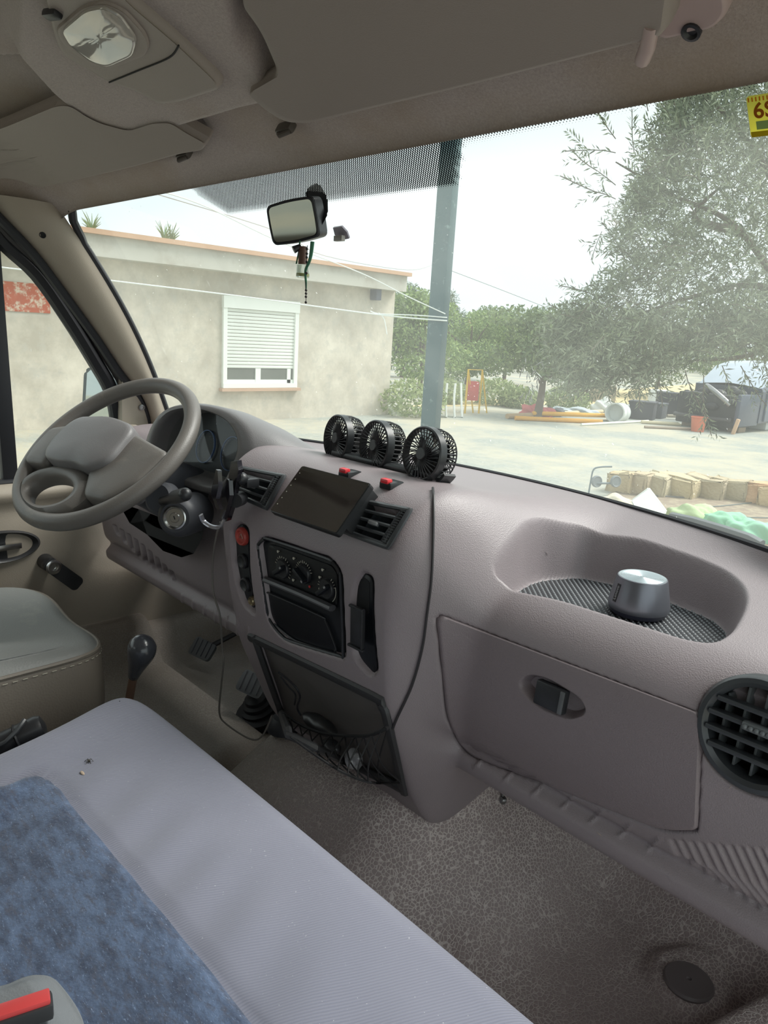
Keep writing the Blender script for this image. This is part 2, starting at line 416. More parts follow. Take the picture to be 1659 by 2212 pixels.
def glass_mat(frit=False, dust=.10):
    g = G('windscreen_glass' if frit else 'side_glass')
    tr = g.n('ShaderNodeBsdfTransparent'); tr.inputs[0].default_value = (.945, .965, .955, 1)
    gl = g.n('ShaderNodeBsdfGlossy'); gl.inputs['Roughness'].default_value = .02
    fr = g.n('ShaderNodeLayerWeight'); fr.inputs['Blend'].default_value = .5
    a = g.n('ShaderNodeMixShader'); g.l(g.math('MULTIPLY_ADD', g.math('POWER', fr.outputs['Facing'], 5), .7, .035), a.inputs[0]); g.l(tr.outputs[0], a.inputs[1]); g.l(gl.outputs[0], a.inputs[2])
    # dust film, thin smears and specks
    tl = g.n('ShaderNodeBsdfTranslucent'); tl.inputs[0].default_value = (.92, .95, .9, 1)
    d1 = g.ramp(g.noise(2.4, 5, .6), [(.3, (.55, .55, .55, 1)), (.75, (1.5, 1.5, 1.5, 1))])
    d2 = g.ramp(g.noise(160, 2, .5, stretch=(1, 1, .35)), [(.735, (0, 0, 0, 1)), (.76, (1, 1, 1, 1))])
    d3 = g.ramp(g.noise(26, 3, .6, stretch=(1, 1, .16)), [(.66, (0, 0, 0, 1)), (.80, (1, 1, 1, 1))])
    f = g.math('MULTIPLY', d1, dust); f = g.math('ADD', f, g.math('MULTIPLY', d2, .30)); f = g.math('ADD', f, g.math('MULTIPLY', d3, .10))
    b = g.n('ShaderNodeMixShader'); g.l(f, b.inputs[0]); g.l(a.outputs[0], b.inputs[1]); g.l(tl.outputs[0], b.inputs[2])
    last = b
    if frit:   # printed black dots: UV = metres on the glass, second colour band from a stored attribute
        at = g.n('ShaderNodeAttribute', attribute_name='dot_size'); uv = g.n('ShaderNodeUVMap', uv_map='UVMap')
        mp = g.n('ShaderNodeMapping'); mp.inputs['Rotation'].default_value = (0, 0, math.radians(45)); mp.inputs['Scale'].default_value = (1 / .0031, 1 / .0031, 1)
        g.l(uv.outputs[0], mp.inputs[0]); s2 = g.n('ShaderNodeSeparateXYZ'); g.l(mp.outputs[0], s2.inputs[0])
        fx = g.math('SUBTRACT', g.math('FRACT', s2.outputs['X']), .5); fy = g.math('SUBTRACT', g.math('FRACT', s2.outputs['Y']), .5)
        r = g.math('SQRT', g.math('ADD', g.math('MULTIPLY', fx, fx), g.math('MULTIPLY', fy, fy)))
        k = g.math('LESS_THAN', r, at.outputs['Fac'])
        bk_ = g.n('ShaderNodeBsdfDiffuse'); bk_.inputs[0].default_value = rgb(34, 40, 44)
        c = g.n('ShaderNodeMixShader'); g.l(k, c.inputs[0]); g.l(b.outputs[0], c.inputs[1]); g.l(bk_.outputs[0], c.inputs[2]); last = c
    g.l(last.outputs[0], g.o.inputs[0]); return g.m
GLASSF, GLASSS = glass_mat(True, .085), glass_mat(False, .05)

# ================================================================== CAB
XL, XR = -1.88, .15            # inner faces of the cab
XC = -.88
def Yg(x):                     # foot of the windscreen, curved
    d = abs(x - XC); return 1.185 - .36 * min(d, .55) ** 2 - .2 * max(0, d - .55)
def Yt(x): d = (x - XC) / .95; return .70 + .05 * (1 - d * d)
def glass_pt(x_top, s):
    """s 0 = top edge, 1 = bottom edge"""
    xt = x_top; xb = XC + (x_top - XC) * 1.05
    yt, zt = Yt(xt), .326 * Yt(xt) + .012
    yb, zb = Yg(xb) + .01, -.27
    y = yt + (yb - yt) * s + .03 * math.sin(math.pi * s); z = zt + (zb - zt) * s
    return Vector((xt + (xb - xt) * s, y, z))
# --- windscreen
NXg, NYg = 200, 90
gv = []; guv = []
for i in range(NXg):
    x = -1.84 + (1.98) * i / (NXg - 1)
    for j in range(NYg):
        p = glass_pt(x, j / (NYg - 1)); gv.append(p); guv.append((x, j / (NYg - 1) * .62))
gv = np.array(gv); guv = np.array(guv)
ws = nobj('window_1', gv, gridF(NXg, NYg), GLASSF, None, True, 180, guv)
setp(ws, 'wide dusty windscreen with a black dotted band at its top', 'windscreen', None, 'structure')
GS = Surf(gv, gridF(NXg, NYg))
pp = projn(gv)
band = [(380, 380), (440, 430), (492, 464), (560, 455), (990, 405), (1001, 280), (1001, 200), (380, 300)]
d = sdf_poly(pp, band)
sz = np.where(d < 0, .47 * sstep(0, 14, -d) * .25 + .36 , 0.0)
edge = 1 - sstep(6, 34, pp[:, 1] - (1106 * 0 + np.interp(pp[:, 0], [140, 560, 1000, 1280, 1659], [455, 370, 287, 230, 165])))
edge = np.where(pp[:, 0] > 1000, edge, 0) * np.where(pp[:, 0] > 1300, .6, 1)
sz = np.maximum(sz, edge * .42)
sz[(pp[:, 0] < -200)] = 0
at = ws.data.attributes.new('dot_size', 'FLOAT', 'POINT'); at.data.foreach_set('value', sz.astype(np.float32))
# black border + rubber gasket round the glass
def gl(x, s, dy=0.0): p = glass_pt(x, s); return p + Vector((0, dy, 0))
bm = NB(); tube(bm, [gl(-1.825 + .02 * k, 0.985, -.004) for k in range(98)], .005, 6)
setp(obj('trim_1', bm, RUBBER), 'thin black rubber seal along the foot of the windscreen', 'seal', None, 'structure')
bm = NB(); side = [gl(-1.80, .02), gl(-1.825, .06), gl(-1.835, .12)] + [gl(-1.837, s / 20, -.004) for s in range(3, 20)]
tube(bm, side, .010, 8)
setp(obj('trim_2', bm, RUBBER), 'black rubber seal down the driver side edge of the windscreen', 'seal', None, 'structure')

# --- ceiling (headliner) -------------------------------------------------
cp = [(.698, .223), (.70, .232), (.665, .262), (.60, .305), (.52, .35), (.43, .395), (.33, .425), (.2, .44), (0, .445), (-.5, .445), (-1.6, .445)]
def ceil_prof():
    q = catmull([(0, a, b) for a, b in cp], 14); return [(p.y, p.z) for p in q]
cpp = ceil_prof()
L = [0]
for a, b in zip(cpp[:-1], cpp[1:]): L.append(L[-1] + math.hypot(b[0] - a[0], b[1] - a[1]))
tt = np.concatenate([np.linspace(0, .75, 150), np.linspace(.78, L[-1], 20)])
cy_, cz_ = np.interp(tt, L, [p[0] for p in cpp]), np.interp(tt, L, [p[1] for p in cpp])
NXc, NYc = 300, len(tt); xs = np.linspace(-1.93, .22, NXc)
Xc = np.repeat(xs, NYc); Yc = np.tile(cy_, NXc).copy(); Zc = np.tile(cz_, NXc).copy()
bow = .05 * (1 - ((Xc - XC) / .95) ** 2); k = np.clip((Yc - .3) / .4, 0, 1); Yc = Yc + bow * k; Zc = Zc + bow * .326 * k
# outer edges roll down to the door tops
dx = np.clip((-1.74 - Xc) / .19, 0, 1); Zc = Zc - .16 * dx ** 2 * sstep(.75, .3, Yc) - .05 * dx ** 2
CV = np.stack([Xc, Yc, Zc], 1); CF = gridF(NXc, NYc)
CS = Surf(CV, CF)
pod = roundpoly([(40, -260), (20, 60), (120, 175), (225, 245), (300, 262), (420, 218), (592, 165), (585, 120), (560, 60), (522, 20), (470, -260)], 34)
pc = projn(CV); sd = sdf_poly(pc, pod)
front = (CV @ Rn)[:, 2] > .1
Zc = Zc - np.where(front, .036 * sstep(12, -16, sd), 0)
for rp_ in ([(-150, 130), (60, 120), (125, 195), (230, 268), (300, 282), (425, 245), (455, 285), (430, 330), (200, 360), (-150, 380)], [(500, -40), (530, 20), (565, 70), (600, 150), (596, 172), (545, 200), (580, 240), (640, 200), (640, -40)]):
    s5 = sdf_poly(pc, roundpoly(rp_, 12)); keep = 1 - sstep(14, -10, sd); Zc = Zc + np.where(front, .028 * sstep(4, -14, s5) * keep, 0)
CV = np.stack([Xc, Yc, Zc], 1)
ce = nobj('ceiling', CV, CF, FELT); setp(ce, 'greyish brown felt headliner over the cab', 'headliner', None, 'structure')
CS2 = Surf(CV, CF)
# outer roof skin so that daylight does not pass
bm = NB(); box(bm, (-.86, -.55, .49), (2.2, 2.2, .03)); bo = obj('roof', bm, mk('van_roof_white', rgb(210, 212, 210), .4)); setp(bo, 'white steel van roof above the headliner', 'roof', None, 'structure')
bm = NB()
for x0, x1 in ((-1.95, .2),):
    loft(bm, [[Vector((x0, .80, .275)), Vector((x0, .50, .478)), Vector((x0, .50, .50)), Vector((x0, .82, .285))], [Vector((x1, .80, .275)), Vector((x1, .50, .478)), Vector((x1, .50, .50)), Vector((x1, .82, .285))]])
bo = obj('trim_3', bm, mk('van_body_white', rgb(215, 216, 214), .4)); setp(bo, 'white header panel outside above the windscreen', 'panel', None, 'structure')

# --- A pillar trim ---------------------------------------------------------
inn = [glass_pt(-1.83, s / 12) + Vector((0, -.012, 0)) for s in range(13)]
outp = [onx(-40, 418, -1.90), onx(0, 466, -1.90), onx(75, 545, -1.905), onx(150, 645, -1.91), onx(215, 735, -1.915), onx(262, 805, -1.92), onx(300, 850, -1.925), onx(322, 900, -1.925), onx(330, 960, -1.925)]
outp = catmull(outp, 4)
bm = NB(); N = 26; rings = []
for i in range(N):
    s = i / (N - 1)
    a = inn[min(12, int(s * 12))].lerp(inn[min(12, int(s * 12) + 1)], s * 12 - int(s * 12)); q = s * (len(outp) - 1); b = outp[int(q)].lerp(outp[min(len(outp) - 1, int(q) + 1)], q - int(q))
    rg = []
    for k_ in range(11):
        t = k_ / 10; p = a.lerp(b, t); bul = math.sin(math.pi * t) ** .7 * .030
        rg.append(p + Vector((bul * .75, -bul * .6, 0)))
    rings.append(rg)
VV = loft(bm, rings, False)
pil = obj('trim_4', bm, BEIGE, ang=60); setp(pil, 'beige plastic pillar trim between windscreen and driver door', 'pillar trim', None, 'structure')
def sprof(c, n, r, d, mat, name, par, lab=None):
    m = frame(c, n); bm = NB(); lathe(bm, [(r, 0), (r, d), (r * .8, d), (r * .7, d * .2), (0.0001, d * .2)], m, 16, cap1=False); o = obj(name, bm, mat, par)
    if lab: o['label'] = lab
    return o
PS = Surf([v for r in rings for v in r], gridF(N, 11))
p, n = PS.hit(92, 508); bm = NB(); lathe(bm, [(.0075, -.001), (.0075, .0005), (.006, .001), (.006, -.0), (.0001, -.0)], frame(p, n), 18)
obj('screw_hole', bm, DARK, pil)['label'] = 'dark round screw hole'
# door aperture seals
bm = NB(); tube(bm, [q + Vector((.012, -.008, -.004)) for q in outp], .011, 8); setp(obj('trim_5', bm, RUBBER), 'black rubber door seal beside the driver side pillar trim', 'seal', None, 'structure')

# --- driver door ----------------------------------------------------------
door = thing('door_1', (-1.93, .3, -1.1), 'beige driver door with window crank below the sill', 'door'); door['kind'] = 'structure'
dp = []
ys = np.linspace(-1.2, 1.13, 90); zs = np.linspace(-1.06, -.405, 50)
for y in ys:
    for z in zs:
        x = -1.90 - .012 * math.sin((z + 1) * 4)
        x -= .035 * sstep(-.435, -.405, z) - .018 * sstep(-.48, -.44, z) * (1 - sstep(-.43, -.405, z))
        # armrest-like swell toward the hinge
        x += .02 * sstep(.40, .60, y) * sstep(-.42, -.55, z)
        dp.append((x, y, z))
dpa = np.array(dp); DF = gridF(90, 50); DS = Surf(dpa, DF)
nobj('door_panel', dpa, DF, BEIGED, door)
# window frame of the door: front raked bar, vertical bar, sill seal
bm = NB(); fr = [onx(-60, 405, -1.935), onx(0, 512, -1.935), onx(80, 590, -1.94), onx(150, 690, -1.945), onx(205, 780, -1.95), onx(238, 840, -1.95), onx(252, 900, -1.95), onx(256, 960, -1.95), onx(256, 1060, -1.95)]
tube(bm, catmull(fr, 5), .021, 8, upv=(1, 0, 0)); obj('window_frame', bm, RUBBER, door)
bm = NB(); fr2 = [onx(-60, 380, -1.92), onx(0, 492, -1.92), onx(90, 580, -1.925), onx(170, 680, -1.93), onx(225, 768, -1.935), onx(262, 830, -1.935), onx(285, 890, -1.935)]
tube(bm, catmull(fr2, 5), .009, 8); obj('inner_seal', bm, mk('grey_rubber', rgb(70, 68, 68), .5), door)
a, b = onx(-22, 520, -1.945), onx(22, 1062, -1.945)
bm = NB(); m = frame(a, b - a, (0, 1, 0)); box(bm, (0, 0, (b - a).length / 2), (.036, .03, (b - a).length), m, .004); obj('window_bar', bm, RUBBER, door)
bm = NB(); tube(bm, [Vector((-1.932, y, -.414)) for y in (-1.2, 0, .5, 1.0)], .009, 8); obj('sill_seal', bm, RUBBER, door)
# mirror cover triangle
bm = NB(); tri = [onx(255, 815, -1.93), onx(272, 818, -1.93), onx(300, 860, -1.93), onx(318, 900, -1.93), onx(330, 950, -1.93), onx(325, 1000, -1.93), onx(255, 1000, -1.93)]
n_ = Vector((1, 0, 0)); A = [bm.verts.new(q) for q in tri]; B = [bm.verts.new(q + n_ * .025) for q in tri]
bm.faces.new(A[::-1]); bm.faces.new(B)
for i in range(len(tri)): bm.faces.new((A[i], A[(i + 1) % len(tri)], B[(i + 1) % len(tri)], B[i]))
mc = obj('mirror_cover', bm, BEIGE, door)
bm = NB(); q = onx(306, 880, -1.902); lathe(bm, [(.008, 0), (.008, .003), (.005, .004), (.005, .001), (.0001, .001)], frame(q, (1, -.2, 0)), 14); obj('screw', bm, STEEL, mc)
bm = NB(); q = onx(286, 940, -1.90); lathe(bm, [(.03, 0), (.03, .012), (.025, .018), (.0001, .019)], frame(q, (1, -.2, 0)), 24); obj('mirror_knob', bm, BEIGE, door)
# door handle pocket
bm = NB(); hp, hn = DS.hit(5, 1181); fm = frame(hp, (1, 0, 0), (0, 1, 0))
lathe(bm, [(.088, -.01), (.088, .006), (.082, .012), (.074, .008), (.068, .001), (.0001, .001)], fm, 40, ry=.46); hd = obj('handle_pocket', bm, BLACKPL, door)
bm = NB(); box(bm, (.005, -.001, .008), (.075, .015, .008), fm, .003); obj('release_lever', bm, CHROME, hd)
# window crank
p0, _ = DS.hit(97, 1212); ck = p0 + Vector((.035, 0, 0)); p1, _ = DS.hit(150, 1250); p1 = p1 + Vector((.04, 0, 0))
bm = NB(); cyl(bm, p0, ck, .02, .018, 20); dirv = (p1 - ck)
m = frame(ck, (1, 0, 0), dirv); Lc = dirv.length
prism(bm, roundpoly([(-.02, -.018), (Lc, -.019), (Lc + .008, -.012), (Lc + .008, .012), (Lc, .019), (-.02, .018)], .014), .02, m, .004)
cr = obj('window_crank', bm, BLACKPL, door)
bm = NB(); lathe(bm, [(.019, .018), (.019, .026), (.015, .028), (.009, .027), (.008, .021), (.0001, .021)], frame(ck, (1, 0, 0)), 24); obj('crank_cap', bm, CHROME, cr)
# door glass
bm = NB(); gp = [(-1.945, 1.0, -.42), (-1.945, -1.2, -.42), (-1.93, -1.2, .30), (-1.93, .50, .30), (-1.94, .72, .08)]
bm.faces.new([bm.verts.new(p) for p in gp]); setp(obj('window_2', bm, GLASSS, smooth=False), 'driver door side window with dusty glass', 'window', None, 'structure')
# rear part of the cab side behind the door window, roof rail
bm = NB(); box(bm, (-1.96, -.65, .36), (.06, 2.4, .2)); setp(obj('wall_left', bm, FELT), 'felt covered roof rail above the driver window', 'wall', None, 'structure')

# --- floor -----------------------------------------------------------------
fx_, fy_ = np.linspace(-1.92, .35, 330), np.linspace(-.6, 1.55, 300)
FX, FY = np.meshgrid(fx_, fy_, indexing='ij'); FX, FY = FX.ravel(), FY.ravel()
FZ = np.full(len(FX), -1.0)
FZ += np.clip(FY - 1.12, 0, 1) * 1.1 * sstep(1.05, 1.25, FY)
hump = np.exp(-((FX + .70) / .12) ** 2) * sstep(.72, .98, FY); FZ += .19 * hump
tun = sstep(-1.22, -1.10, FX) * (1 - sstep(-.80, -.62, FX)); FZ += .15 * tun * sstep(.55, .85, FY)
FZ += .03 * sstep(-1.0, -1.15, FX) * (1 - sstep(-1.28, -1.2, FX)) * (FY < .9)
# raised border of the passenger foot well
P0 = onz(900, 2040, -1); P1 = onz(1100, 1870, -1); P2 = onz(1280, 1842, -1); P3 = onz(1420, 1880, -1); P4 = onz(1640, 2010, -1)
well = [(P0.x - .0, P0.y - .0), (P1.x, P1.y), (P2.x, P2.y), (P3.x, P3.y), (P4.x + .1, P4.y), (.5, .9), (.5, -.6), (P0.x - .25, -.6)]
ws_ = sdf_poly(np.stack([FX, FY], 1), roundpoly(well, .12))
FZ += .055 * sstep(-.018, .018, ws_) * (FY < 1.2)
PL = onz(1487, 2125, -1.0); rr = np.hypot(FX - PL.x, FY - PL.y); FZ += .018 * (1 - sstep(.048, .078, rr))
rs = onz(1640, 2150, -1.0); FZ += .07 * sstep(0, .05, FX - rs.x - .3 * (FY - rs.y))
# left: carpet edge by the driver's seat and sill
FZ += .10 * sstep(-1.74, -1.86, FX)
FZ = np.minimum(FZ, -.52); FV = np.stack([FX, FY, FZ], 1); FF = gridF(330, 300)
fl = nobj('floor', FV, FF, MATFLOOR); setp(fl, 'pebbled grey brown rubber cab floor mat', 'floor mat', None, 'structure'); FS = Surf(FV, FF)
p, n = FS.hit(1487, 2122); bm = NB(); lathe(bm, [(.037, -.004), (.039, .002), (.036, .006), (.03, .0065), (.004, .0075), (.003, .005), (.0001, .005)], frame(p, n), 40)
pg = obj('floor_plug', bm, mk('brown_grey_rubber', rgb(112, 104, 104), .45), base=p); setp(pg, 'round rubber plug in the passenger foot well floor', 'plug')
p, n = FS.hit(1086, 1728); bm = NB(); lathe(bm, [(.008, 0), (.008, .003), (.005, .008), (.0001, .009)], frame(p, Vector((0, -1, .5))), 14); cyl(bm, p + Vector((0, 0, .0)), p + Vector((-.003, -.002, .022)), .0025, n=8)
setp(obj('bolt', bm, STEEL, base=p), 'small steel bolt end on the mat under the lower dashboard edge', 'bolt')
# firewall, outer body under the dash, and cab side below the sill
bm = NB(); box(bm, (-.88, 1.5, -.82), (2.2, .04, .66)); setp(obj('wall_front', bm, DARK), 'dark bulkhead behind the dashboard', 'bulkhead', None, 'structure')
bm = NB(); box(bm, (-.88, 1.30, -.47), (2.1, .40, .012)); setp(obj('trim_6', bm, RUBBER), 'black scuttle panel outside under the windscreen', 'panel', None, 'structure')
bm = NB(); box(bm, (-1.99, -.1, -.75), (.03, 2.6, .66)); setp(obj('trim_7', bm, mk('door_skin', rgb(215, 216, 214), .4)), 'white outer skin of the driver door', 'panel', None, 'structure')

# unseen bulkhead and side wall added to cut light; window opening placed for the mirror
BULK = mk('bulkhead_grey_beige', rgb(160, 152, 142), .8, .05, 3)
bm = NB()
for c_, s_ in (((-1.92, -1.02, -.25), (.26, .03, 1.6)), ((-.48, -1.02, -.25), (1.48, .03, 1.6)), ((-1.5, -1.02, -.60), (.62, .03, .90)), ((-1.5, -1.02, .42), (.62, .03, .22))): box(bm, c_, s_)
setp(obj('wall_rear', bm, BULK), 'unseen grey beige bulkhead added behind the seats to cut light', 'bulkhead', None, 'structure')
bm = NB(); box(bm, (.24, -.78, -.25), (.04, .5, 1.6)); box(bm, (.24, .1, .37), (.04, 1.4, .22))
loft(bm, [[Vector((.22, .74, .30)), Vector((.22, .86, .24)), Vector((.26, .86, .24)), Vector((.26, .74, .30))], [Vector((.22, 1.05, -.42)), Vector((.22, 1.20, -.42)), Vector((.26, 1.20, -.42)), Vector((.26, 1.05, -.42))]])
setp(obj('wall_right', bm, BULK), 'unseen passenger side of the cab, added to cut light, with the door standing open', 'wall', None, 'structure')

# ================================================================== DASHBOARD
PASS = [(None, -.262), (1.05, -.291), (.92, -.317), (.845, -.337), (.797, -.380), (.785, -.44), (.788, -.52), (.803, -.582), (.820, -.601), (.806, -.622), (.818, -.648), (.90, -.660), (1.06, -.62)]
CONS = [(None, -.262), (.98, -.243), (.845, -.220), (.775, -.224), (.722, -.262), (.700, -.315), (.700, -.40), (.706, -.49), (.718, -.57), (.748, -.645), (.795, -.745), (.85, -.795), (.97, -.80)]
DRVP = [(None, -.262), (.99, -.272), (.90, -.276), (.845, -.290), (.805, -.335), (.785, -.40), (.783, -.48), (.792, -.56), (.808, -.590), (.795, -.612), (.81, -.638), (.88, -.645), (1.0, -.61)]
NXd, NTd = 760, 330
dash = thing('dashboard', (-.88, 1.0, -1.0), 'mauve grey plastic dashboard running across the whole cab under the windscreen', 'dashboard')
xd = np.linspace(-1.87, .17, NXd); DV = np.zeros((NXd, NTd, 3)); DT = np.zeros((NXd, NTd))
def cm_np(P, k=24):
    n = len(P); o = []
    for i in range(n - 1):
        a, b, c, d = P[max(0, i - 1)], P[i], P[i + 1], P[min(n - 1, i + 2)]
        t = np.arange(k)[:, None] / k
        o.append(.5 * ((2 * b) + (c - a) * t + (2 * a - 5 * b + 4 * c - d) * t * t + (3 * b - a - 3 * c + d) * t ** 3))
    o.append(P[-1][None]); return np.concatenate(o)
ctl = np.arange(13) / 12
xl = np.interp(ctl, [0, .3, .5, .7, 1], [-1.16, -1.15, -1.125, -1.095, -1.085])
xr = np.interp(ctl, [0, .3, .5, .7, 1], [-.70, -.70, -.705, -.70, -.695])
for i, x in enumerate(xd):
    yg = Yg(x)
    Pp, Pc, Pd = [np.array([(yg if a is None else a, b) for a, b in Q]) for Q in (PASS, CONS, DRVP)]
    wl = sstep(xl - .055, xl, np.full(13, x)); wr = 1 - sstep(xr, xr + np.interp(ctl, [0, .3, .6, 1], [.14, .12, .085, .05]), np.full(13, x))
    side = Pd if x < -.9 else Pp; wc = (wl if x < -.9 else wr)[:, None]
    P = side * (1 - wc) + Pc * wc
    if x > .0: P = P + np.array([0, -.02]) * ((x) / .15) ** 2
    q = cm_np(P); s = np.concatenate([[0], np.cumsum(np.hypot(*np.diff(q, axis=0).T))]); u = np.linspace(0, s[-1], NTd)
    DV[i, :, 0] = x; DV[i, :, 1] = np.interp(u, s, q[:, 0]); DV[i, :, 2] = np.interp(u, s, q[:, 1]); DT[i] = np.interp(u, s, np.linspace(0, 1, len(q)))
DVf = DV.reshape(-1, 3); DF_ = gridF(NXd, NTd)
sub = DV[::3, ::3]; DSf = Surf(sub.reshape(-1, 3), gridF(*sub.shape[:2]))
Nn = np.cross(np.gradient(DV, axis=0), np.gradient(DV, axis=1)); Nn /= np.linalg.norm(Nn, axis=2, keepdims=True) + 1e-12
if Nn[NXd // 2, NTd // 2, 1] > 0: Nn = -Nn
Nf = Nn.reshape(-1, 3); PX = projn(DVf); facing = ((-DVf) * Nf).sum(1) > 0
Tf = DT.reshape(-1)
def carve(poly, depth, w_in, w_out=0.0):
    P = np.asarray(poly, float); lo, hi = P.min(0) - 40, P.max(0) + 40
    m_ = facing & (PX[:, 0] > lo[0]) & (PX[:, 0] < hi[0]) & (PX[:, 1] > lo[1]) & (PX[:, 1] < hi[1])
    s = sdf_poly(PX[m_], P); amt = sstep(w_out, -w_in, s) * depth
    DVf[m_] -= Nf[m_] * amt[:, None]
# tray on the passenger side
tr_px = [(1066, 1232), (1078, 1206), (1112, 1163), (1140, 1130), (1176, 1121), (1262, 1136), (1377, 1163), (1505, 1206), (1570, 1234), (1604, 1264), (1612, 1292), (1604, 1323), (1580, 1364), (1545, 1388), (1484, 1379), (1377, 1345), (1215, 1294), (1091, 1253)]
tr3 = [DSf.hit(*p)[0] for p in tr_px]; trxy = roundpoly([(p.x, p.y) for p in tr3], .02)
TRZ = -.366
m_ = (Tf < .45) & (DVf[:, 0] > -.78)
s = sdf_poly(DVf[m_][:, :2], trxy); k_ = sstep(.004, -.015, s)
DVf[m_, 2] = DVf[m_, 2] * (1 - k_) + np.minimum(TRZ, DVf[m_, 2]) * k_
# glove box gap
gb_px = roundpoly([(943, 1340), (955, 1330), (1510, 1540), (1516, 1560), (1506, 1796), (1430, 1796), (1000, 1625), (965, 1560)], [16, 14, 26, 20, 10, 40, 90, 60])
carve([(x + (x - 1230) * .008, y + (y - 1560) * .012) for x, y in gb_px], .012, 5)
# centre panel recess, switch strip recess, card holder recess, vents
pan_px = roundpoly([(553, 1172), (572, 1158), (716, 1206), (738, 1236), (746, 1424), (612, 1384), (578, 1340)], [14, 14, 34, 30, 14, 34, 20])
carve(pan_px, .022, 6, 3)
sw_px = roundpoly([(498, 1142), (516, 1126), (536, 1140), (538, 1240), (552, 1330), (524, 1306), (502, 1230)], [16, 18, 16, 40, 10, 40, 40])
carve(sw_px, .014, 5, 3)
card_px = roundpoly([(764, 1262), (782, 1232), (806, 1246), (806, 1350), (816, 1452), (800, 1462), (762, 1420), (758, 1330)], [20, 20, 20, 60, 14, 14, 40, 60])
carve(card_px, .012, 5, 3)
net_px = roundpoly([(545, 1372), (820, 1506), (838, 1540), (878, 1716), (850, 1700), (620, 1590)], [10, 26, 40, 8, 40, 20])
carve(net_px, .014, 6, 2)
vr_px = [(795, 1088), (884, 1106), (856, 1132), (842, 1178), (752, 1148), (764, 1112)]
carve(vr_px, .045, 5)
vl_px = [(520, 1012), (616, 1032), (590, 1058), (578, 1096), (500, 1062), (506, 1030)]
carve(vl_px, .045, 5)
rv_c, rv_n = DSf.hit(1636, 1588)
rd = np.linalg.norm(DVf - np.array(rv_c), axis=1); DVf -= Nf * (sstep(.066, .058, rd) * .05)[:, None] * (Tf > .3)[:, None]
carve(roundpoly([(1628, 1462), (1700, 1468), (1700, 1492), (1640, 1482)], 8), .012, 4)
# slots in the driver's lower panel, ribs and grille by the passenger's knee
for k_ in range(9):
    t = k_ / 8; x = 248 + 122 * t; y = 1142 + 98 * t; ln = 18 + 16 * math.sin(math.pi * min(1, t * 1.1))
    carve(roundpoly([(x - 5, y - ln * .5), (x + 4, y - ln * .35), (x + 12, y + ln * .9), (x + 3, y + ln * .7)], 3), .012, 3, 1)
for k_ in range(13):
    x0 = 1452 + k_ * 21; y0 = 1815 + k_ * 2.0; x1 = x0 + 36 + k_ * 9; y1 = y0 + 50 + min(k_, 8) * 17
    carve([(x0 - 5, y0), (x0 + 4, y0), (x0 + 24 + k_ * 3, y0 + 40 + k_ * 7), (x1 + 6, y1), (x1 - 1, y1 + 2), (x0 + 12 + k_ * 3, y0 + 40 + k_ * 7)], .006, 5, 3)
for k_ in range(7):
    x0 = 1050 + k_ * 62; y0 = 1632 + k_ * 30
    carve([(x0, y0), (x0 + 5, y0 - 2), (x0 - 18, y0 + 24), (x0 - 28, y0 + 26)], -.005, 4, 4)
for k_ in range(7):
    x0 = 392 + k_ * 24; carve([(x0, 1284 + k_ * 12), (x0 + 4, 1284 + k_ * 12), (x0 + 4, 1312 + k_ * 12), (x0, 1312 + k_ * 12)], -.003, 3, 3)
shell = nobj('shell', DVf, DF_, DASH, dash, True, 180)
DSF = Surf(DVf, DF_)

# tray liner
bm = NB(); xs_ = [p[0] for p in trxy]; ys_ = [p[1] for p in trxy]
V_, F_ = [], []; step = .0052
def inT(x, y, mg=.019): return sdf_poly(np.array([[x, y]]), trxy)[0] < -mg
gx = np.arange(min(xs_), max(xs_), step); gy = np.arange(min(ys_), max(ys_), step)
inside = {}
U = np.array([[x, y] for x in gx for y in gy]); sd_ = sdf_poly(U, trxy)
for (x, y), s_ in zip(U, sd_):
    if s_ < -.013:
        i_, j_ = round((x - gx[0]) / step), round((y - gy[0]) / step)
        hh = .0032 if (i_ + j_) % 2 else .0008
        r_ = step * .5
        b0 = len(V_); V_ += [(x - r_, y, TRZ + .0006), (x, y - r_, TRZ + .0006), (x + r_, y, TRZ + .0006), (x, y + r_, TRZ + .0006), (x, y, TRZ + hh)]
        if (i_ + j_) % 2: F_ += [(b0, b0 + 1, b0 + 4), (b0 + 1, b0 + 2, b0 + 4), (b0 + 2, b0 + 3, b0 + 4), (b0 + 3, b0, b0 + 4)]
ml = nobj('tray_mat', np.array(V_), np.array(F_), mk('grey_knobbly_rubber', rgb(112, 116, 120), .4), dash, False)
ml['label'] = 'knobbly grey rubber liner in the tray'
m2 = NB(); f_ = m2.faces.new([m2.verts.new((p[0] * .985 + (-.48) * .015, p[1] * .985 + .94 * .015, TRZ + .0008)) for p in [trxy[i] for i in range(0, len(trxy), 1)]])
obj('tray_base', m2, RUBBER, dash, False)

# glove box door with recessed latch
lid = patch(DSf, gb_px, .0035, .014, DASH_LID, 'glove_box_door', dash, rings=26, rnd=.006, step=16)
lid_hole = roundpoly([(1122, 1480), (1140, 1460), (1180, 1468), (1250, 1510), (1264, 1540), (1230, 1552), (1160, 1525)], [16, 16, 30, 24, 14, 24, 30])
